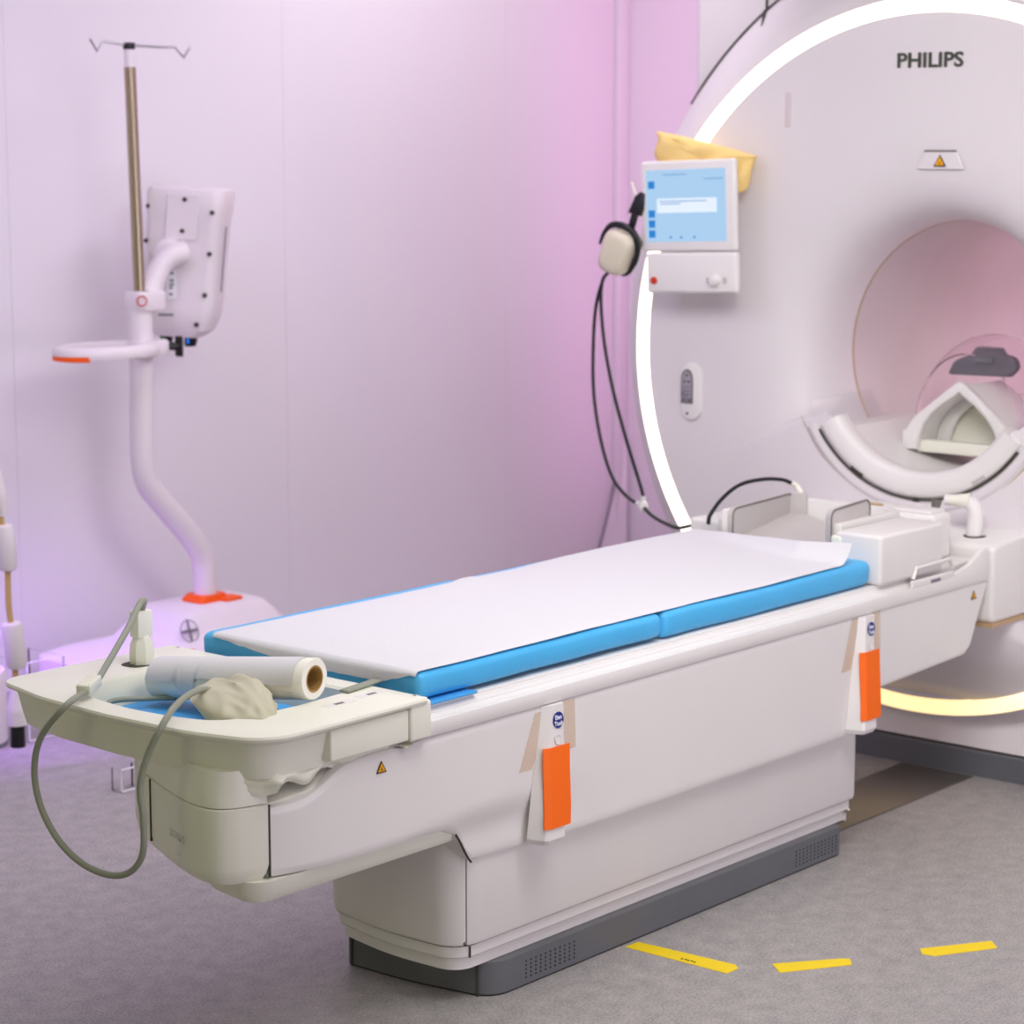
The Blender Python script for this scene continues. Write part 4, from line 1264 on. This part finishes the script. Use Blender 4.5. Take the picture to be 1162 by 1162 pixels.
for u, v, z in ((0.010, -0.0945, 1.515), (0.008, -0.0895, 1.42), (0.118, -0.086, 1.475), (0.118, -0.081, 1.35), (0.112, -0.081, 1.225), (0.088, -0.080, 1.135), (-0.135, -0.082, 1.495), (-0.135, -0.08, 1.39)):
    obj('screw', cyl(hpnt(u, v - 0.004, z), hpnt(u, v + 0.004, z), 0.007, seg=10), 'seam_dark', ph, smooth=0)
lab = obj('rating_label', box((-0.016, -0.048, 0), (0.016, 0.048, 0.001), 0, 1, frame(hpnt(-0.02, -0.0845, 1.262), UX, (0.03, 0, 1)) @ Matrix.Identity(4)), 'print_white', ph, smooth=0)
bm = NB()
for k, zz in enumerate((0.03, 0.008, -0.004, -0.014, -0.034)):
    f = frame(hpnt(-0.02, -0.0862, 1.262 + zz), UX, (0.03, 0, 1))
    add_box(bm, (-0.006, -0.004, 0), (0.004 + 0.002 * (k % 3), 0.003, 0.0006), 0, 1, f)
obj('label_marks', bm, 'print_grey', lab, smooth=0)
obj('faint_mark', box((-0.024, -0.004, 0), (0.024, 0.003, 0.0006), 0, 1, frame(hpnt(-0.035, -0.0812, 1.165), UX, (0, 0, 1))), 'print_grey', ph, smooth=0)
obj('side_groove', box((-0.002, -0.10, 0), (0.002, 0.10, 0.003), 0.0, 1, frame(hpnt(0.1465, 0.0, 1.33), UV, (UX.x * 0.1, UX.y * 0.1, 1))), 'print_grey', ph, smooth=0)
for u, mm in ((-0.055, 'led_green'), (0.042, 'led_blue')):
    kn = obj('piston_knob', loft([[hpnt(u + 0.026 * s_ * math.cos(2 * PI * k / 16), 0.026 * s_ * math.sin(2 * PI * k / 16), z) for k in range(16)] for s_, z in ((0.8, 1.062), (0.9, 1.066), (1.0, 1.098))]), 'black_plastic', inj)
    obj('indicator', box((-0.004, -0.008, 0), (0.004, 0.008, 0.002), 0.001, 1, frame(hpnt(u - 0.002, -0.0245, 1.08), UX, (0, 0, 1))), mm, kn)

# ------------------------------------------------------------------ holders taped on the table side


def holder(xc, label):
    h = thing('taped_holder', label, 'holder', (xc, -0.36, 0.305), 'orange holders taped to the table side')
    hw0, hw1 = 0.024, 0.030
    yb = -0.3318
    prof = [(0.584, -0.345, hw0), (0.54, -0.348, hw0), (0.50, -0.353, hw0 + 0.002), (0.42, -0.364, hw1), (0.34, -0.375, hw1), (0.322, -0.377, hw1), (0.312, -0.372, hw1 - 0.004)]
    rings = []
    for z, yf, hw in prof:
        xo = xc - (0.584 - z) * 0.145
        rings.append([(xo - hw - 0.010, yb, z), (xo + hw + 0.002, yb, z), (xo + hw, yf + 0.006, z), (xo + hw - 0.006, yf, z), (xo - hw + 0.006, yf, z), (xo - hw, yf + 0.006, z)])
    obj('body', loft(rings), 'white_plastic', h, smooth=20)
    sl = []
    for z in (0.502, 0.46, 0.42, 0.38, 0.345):
        yf = -0.353 - (0.50 - z) / 0.16 * 0.022
        wob = 0.0012 * math.sin(z * 120)
        xo = xc - (0.584 - z) * 0.145 + 0.002
        sl.append([(xo - 0.037 + wob, yf + 0.004, z), (xo - 0.024, yf - 0.004, z), (xo + 0.037 + wob, yf - 0.004, z), (xo + 0.037 + wob, yf - 0.001, z), (xo - 0.022, yf - 0.001, z), (xo - 0.036 + wob, yf + 0.007, z)])
    obj('orange_sleeve', loft(sl), 'orange_paper', h, smooth=20)
    fst = frame((xc + 0.0, -0.3482, 0.553), (1, 0, 0), (0, 0.06, 1))
    bm = NB()
    bm.faces.new([bm.verts.new(fst @ Vector((0.0165 * math.cos(2 * PI * k / 28), 0.0165 * math.sin(2 * PI * k / 28), 0))) for k in range(28)])
    ext = bmesh.ops.extrude_face_region(bm, geom=bm.faces[:])
    bmesh.ops.translate(bm, verts=[v for v in ext['geom'] if isinstance(v, bmesh.types.BMVert)], vec=(0, -0.0006, 0))
    st = obj('round_sticker', bm, 'navy', h, smooth=0)
    tm = text_mesh('Eien\nTuuk', 0.0125, fst @ Matrix.Translation((0, -0.001, 0.0009)), 0.0001, 0.0004)
    obj('sticker_lettering', tm, 'print_white', st, smooth=0)
    bm = NB()
    fst2 = frame((xc - 0.006, -0.3522, 0.515), (1, 0, 0), (0, 0.1, 1))
    rg = [[fst2 @ Vector((r * math.cos(2 * PI * k / 24), r * math.sin(2 * PI * k / 24), z)) for k in range(24)] for r, z in ((0.0105, 0), (0.0105, 0.0015), (0.0085, 0.0015), (0.0085, 0.0003))]
    add_loft(bm, rg, False, True)
    obj('thumb_button', bm, 'white_plastic', h, smooth=30)
    return h


XH1, XH2 = -1.957, -0.790
holder(XH1, 'white taped holder with orange sleeve nearer the paper roll end of table')
holder(XH2, 'white taped holder with orange sleeve nearer the scanner end of table')


def tape(x0, x1, z0, z1, slant, label, cat='tape'):
    bm = NB()
    gr = []
    for i in range(5):
        u = i / 4
        row = []
        for k in range(9):
            v_ = k / 8
            row.append(bm.verts.new((x0 + (x1 - x0) * u + slant * v_, -0.3322 - 0.0008 * abs(noise.noise(Vector((u * 4, v_ * 9, x0)))), z1 + (z0 - z1) * v_)))
        gr.append(row)
    for i in range(4):
        for k in range(8):
            bm.faces.new((gr[i][k], gr[i + 1][k], gr[i + 1][k + 1], gr[i][k + 1]))
    ext = bmesh.ops.extrude_face_region(bm, geom=bm.faces[:])
    bmesh.ops.translate(bm, verts=[v for v in ext['geom'] if isinstance(v, bmesh.types.BMVert)], vec=(0, 0.0004, 0))
    tag(obj('adhesive_tape', bm, 'adhesive', smooth=60), label, cat, 'strips of adhesive tape')


tape(-2.010, -1.970, 0.462, 0.574, -0.048, 'long beige tape strip left of the holder nearer the paper roll')
tape(-1.920, -1.885, 0.480, 0.582, 0.004, 'short beige tape strip right of the holder nearer the paper roll')
tape(-0.850, -0.810, 0.462, 0.584, -0.040, 'long beige tape strip left of the holder nearer the scanner')
tape(-0.762, -0.725, 0.490, 0.586, 0.004, 'short beige tape strip right of the holder nearer the scanner')

# ------------------------------------------------------------------ floor: cover plate and yellow tape marks
tag(obj('floor_plate', prism(rounded_outline([((-0.80, -0.195), 0.0), ((0.0, -0.190), 0.0), ((0.0, 0.03), 0.0), ((-0.80, 0.015), 0.0)], 2), 'z', 0.0, 0.003, 0.001), 'plate_brown', smooth=0),
    'brownish metal cover plate on the floor between table and scanner', 'cover plate')
for pts, lab in (([(-1.686, -0.312), (-1.643, -0.314), (-1.625, -0.555), (-1.640, -0.572), (-1.679, -0.571)], 'longest yellow tape strip running out from the table plinth'),
                 ([(-1.571, -0.609), (-1.452, -0.700), (-1.440, -0.716), (-1.467, -0.739), (-1.604, -0.651)], 'short yellow tape strip in the middle of the three'),
                 ([(-1.290, -0.795), (-1.147, -0.886), (-1.179, -0.918), (-1.310, -0.842), (-1.315, -0.815)], 'short yellow tape strip furthest right on the floor')):
    o = tag(obj('floor_tape', prism(pts, 'z', 0.0, 0.0012), 'floor_tape', smooth=0), lab, 'floor tape', 'yellow floor tape strips')
    if 'longest' in lab:
        bm = NB()
        for k in range(5):
            add_box(bm, (-1.672 + 0.002 * (k % 2), -0.452 - k * 0.008, 0.0012), (-1.666 + 0.002 * (k % 2), -0.447 - k * 0.008, 0.0016))
        obj('pen_marks', bm, 'print_black', o, smooth=0)

# ------------------------------------------------------------------ left edge: hanging coil cable on its stand, canister, acrylic pieces
YS = 1.8
stn = thing('coil_stand', 'slim stand at the left edge with small beige hook', 'stand', (-1.86, 1.85, 0))
obj('foot', cyl((-1.88, 1.85, 0), (-1.88, 1.85, 0.02), 0.16, seg=32, bev=0.006), 'grey_plastic', stn)
obj('pole', cyl((-1.88, 1.85, 0.02), (-1.88, 1.85, 1.95), 0.014, seg=16), 'balun_white', stn)
obj('hook', tube([(-1.88, 1.85, 1.78), (-1.80, 1.83, 1.77), (-1.70, 1.80, 1.765), (-1.662, 1.80, 1.772)], [0.008, 0.008, 0.008, 0.012], 10), 'tan_tube', stn)
cc = thing('hanging_coil_cable', 'tan cable with two white cylinders and black plug hanging at left edge', 'cable', (-1.645, 1.8, 0.08))
P = {'top': (-1.70, 1.8, 1.77), 'a': (-1.685, 1.8, 0.9), 'b': (-1.668, 1.8, 0.70), 'c': (-1.653, 1.8, 0.60), 'd': (-1.652, 1.8, 0.46), 'e': (-1.640, 1.8, 0.36), 'f': (-1.638, 1.8, 0.24), 'g': (-1.636, 1.8, 0.15)}
obj('tube', tube([P[k] for k in 'top a b c d e f g'.split()], 0.0085, 10), 'tan_tube', cc, smooth=80)
obj('grip', tube([(-1.678, 1.8, 0.83), (-1.670, 1.8, 0.76), (-1.662, 1.8, 0.71)], [0.012, 0.020, 0.017], 14), 'balun_white', cc, smooth=60)
obj('balun_cylinder', cyl((-1.660, 1.8, 0.685), (-1.650, 1.8, 0.558), 0.026, seg=20, bev=0.012), 'balun_white', cc)
obj('balun_cylinder', cyl((-1.646, 1.8, 0.418), (-1.630, 1.8, 0.288), 0.029, seg=20, bev=0.014), 'balun_white', cc)
obj('plug_body', tube([(-1.638, 1.8, 0.24), (-1.637, 1.8, 0.20), (-1.636, 1.8, 0.175), (-1.634, 1.8, 0.135)], [0.014, 0.022, 0.028, 0.030], 14), 'balun_white', cc, smooth=40)
obj('plug_tip', cyl((-1.636, 1.8, 0.140), (-1.637, 1.8, 0.072), 0.019, 0.021, 16, 0.003), 'black_plastic', cc)
cn = thing('canister', 'white cylindrical canister on the floor cut off by left edge', 'canister', (-1.56, 2.16, 0))
bm = NB()
rings = [[(-1.535 + r * math.cos(2 * PI * k / 40), 2.16 + r * math.sin(2 * PI * k / 40), z) for k in range(40)] for r, z in ((0.105, 0.0), (0.112, 0.008), (0.112, 0.205), (0.108, 0.212), (0.10, 0.212), (0.098, 0.20), (0.098, 0.02))]
add_loft(bm, rings)
obj('body', bm, 'balun_white', cn)
obj('foot_ring', cyl((-1.535, 2.16, 0.0), (-1.535, 2.16, 0.012), 0.114, seg=40, bev=0.003), 'print_grey', cn)


def acrylic(label, x, y, w_, d_, h_, edge):
    r = thing('acrylic_holder', label, 'holder', (x, y, 0))
    tt = 0.004
    for lo, hi in (((x - w_, y - d_, 0), (x + w_, y - d_ + tt, h_)), ((x - w_, y + d_ - tt, 0), (x + w_, y + d_, h_ * 1.25)), ((x - w_, y - d_, 0), (x - w_ + tt, y + d_, h_)), ((x + w_ - tt, y - d_, 0), (x + w_, y + d_, h_))):
        pn = obj('panel', box(lo, hi), 'clear_acrylic', r, smooth=0)
    z_ = h_
    obj('polished_edge', tube([(x - w_, y - d_, 0.003), (x - w_, y - d_, z_), (x + w_, y - d_, z_), (x + w_, y - d_, 0.003), (x - w_, y - d_, 0.003)], edge, 6, smooth=False), 'acrylic_edge', r, smooth=0)
    return r


acrylic('clear acrylic box on the floor behind the left corner of the tray', -1.345, 2.12, 0.065, 0.08, 0.23, 0.0025)
acrylic('small clear acrylic piece on the floor below the tray corner', -1.555, 1.45, 0.035, 0.02, 0.062, 0.0028)
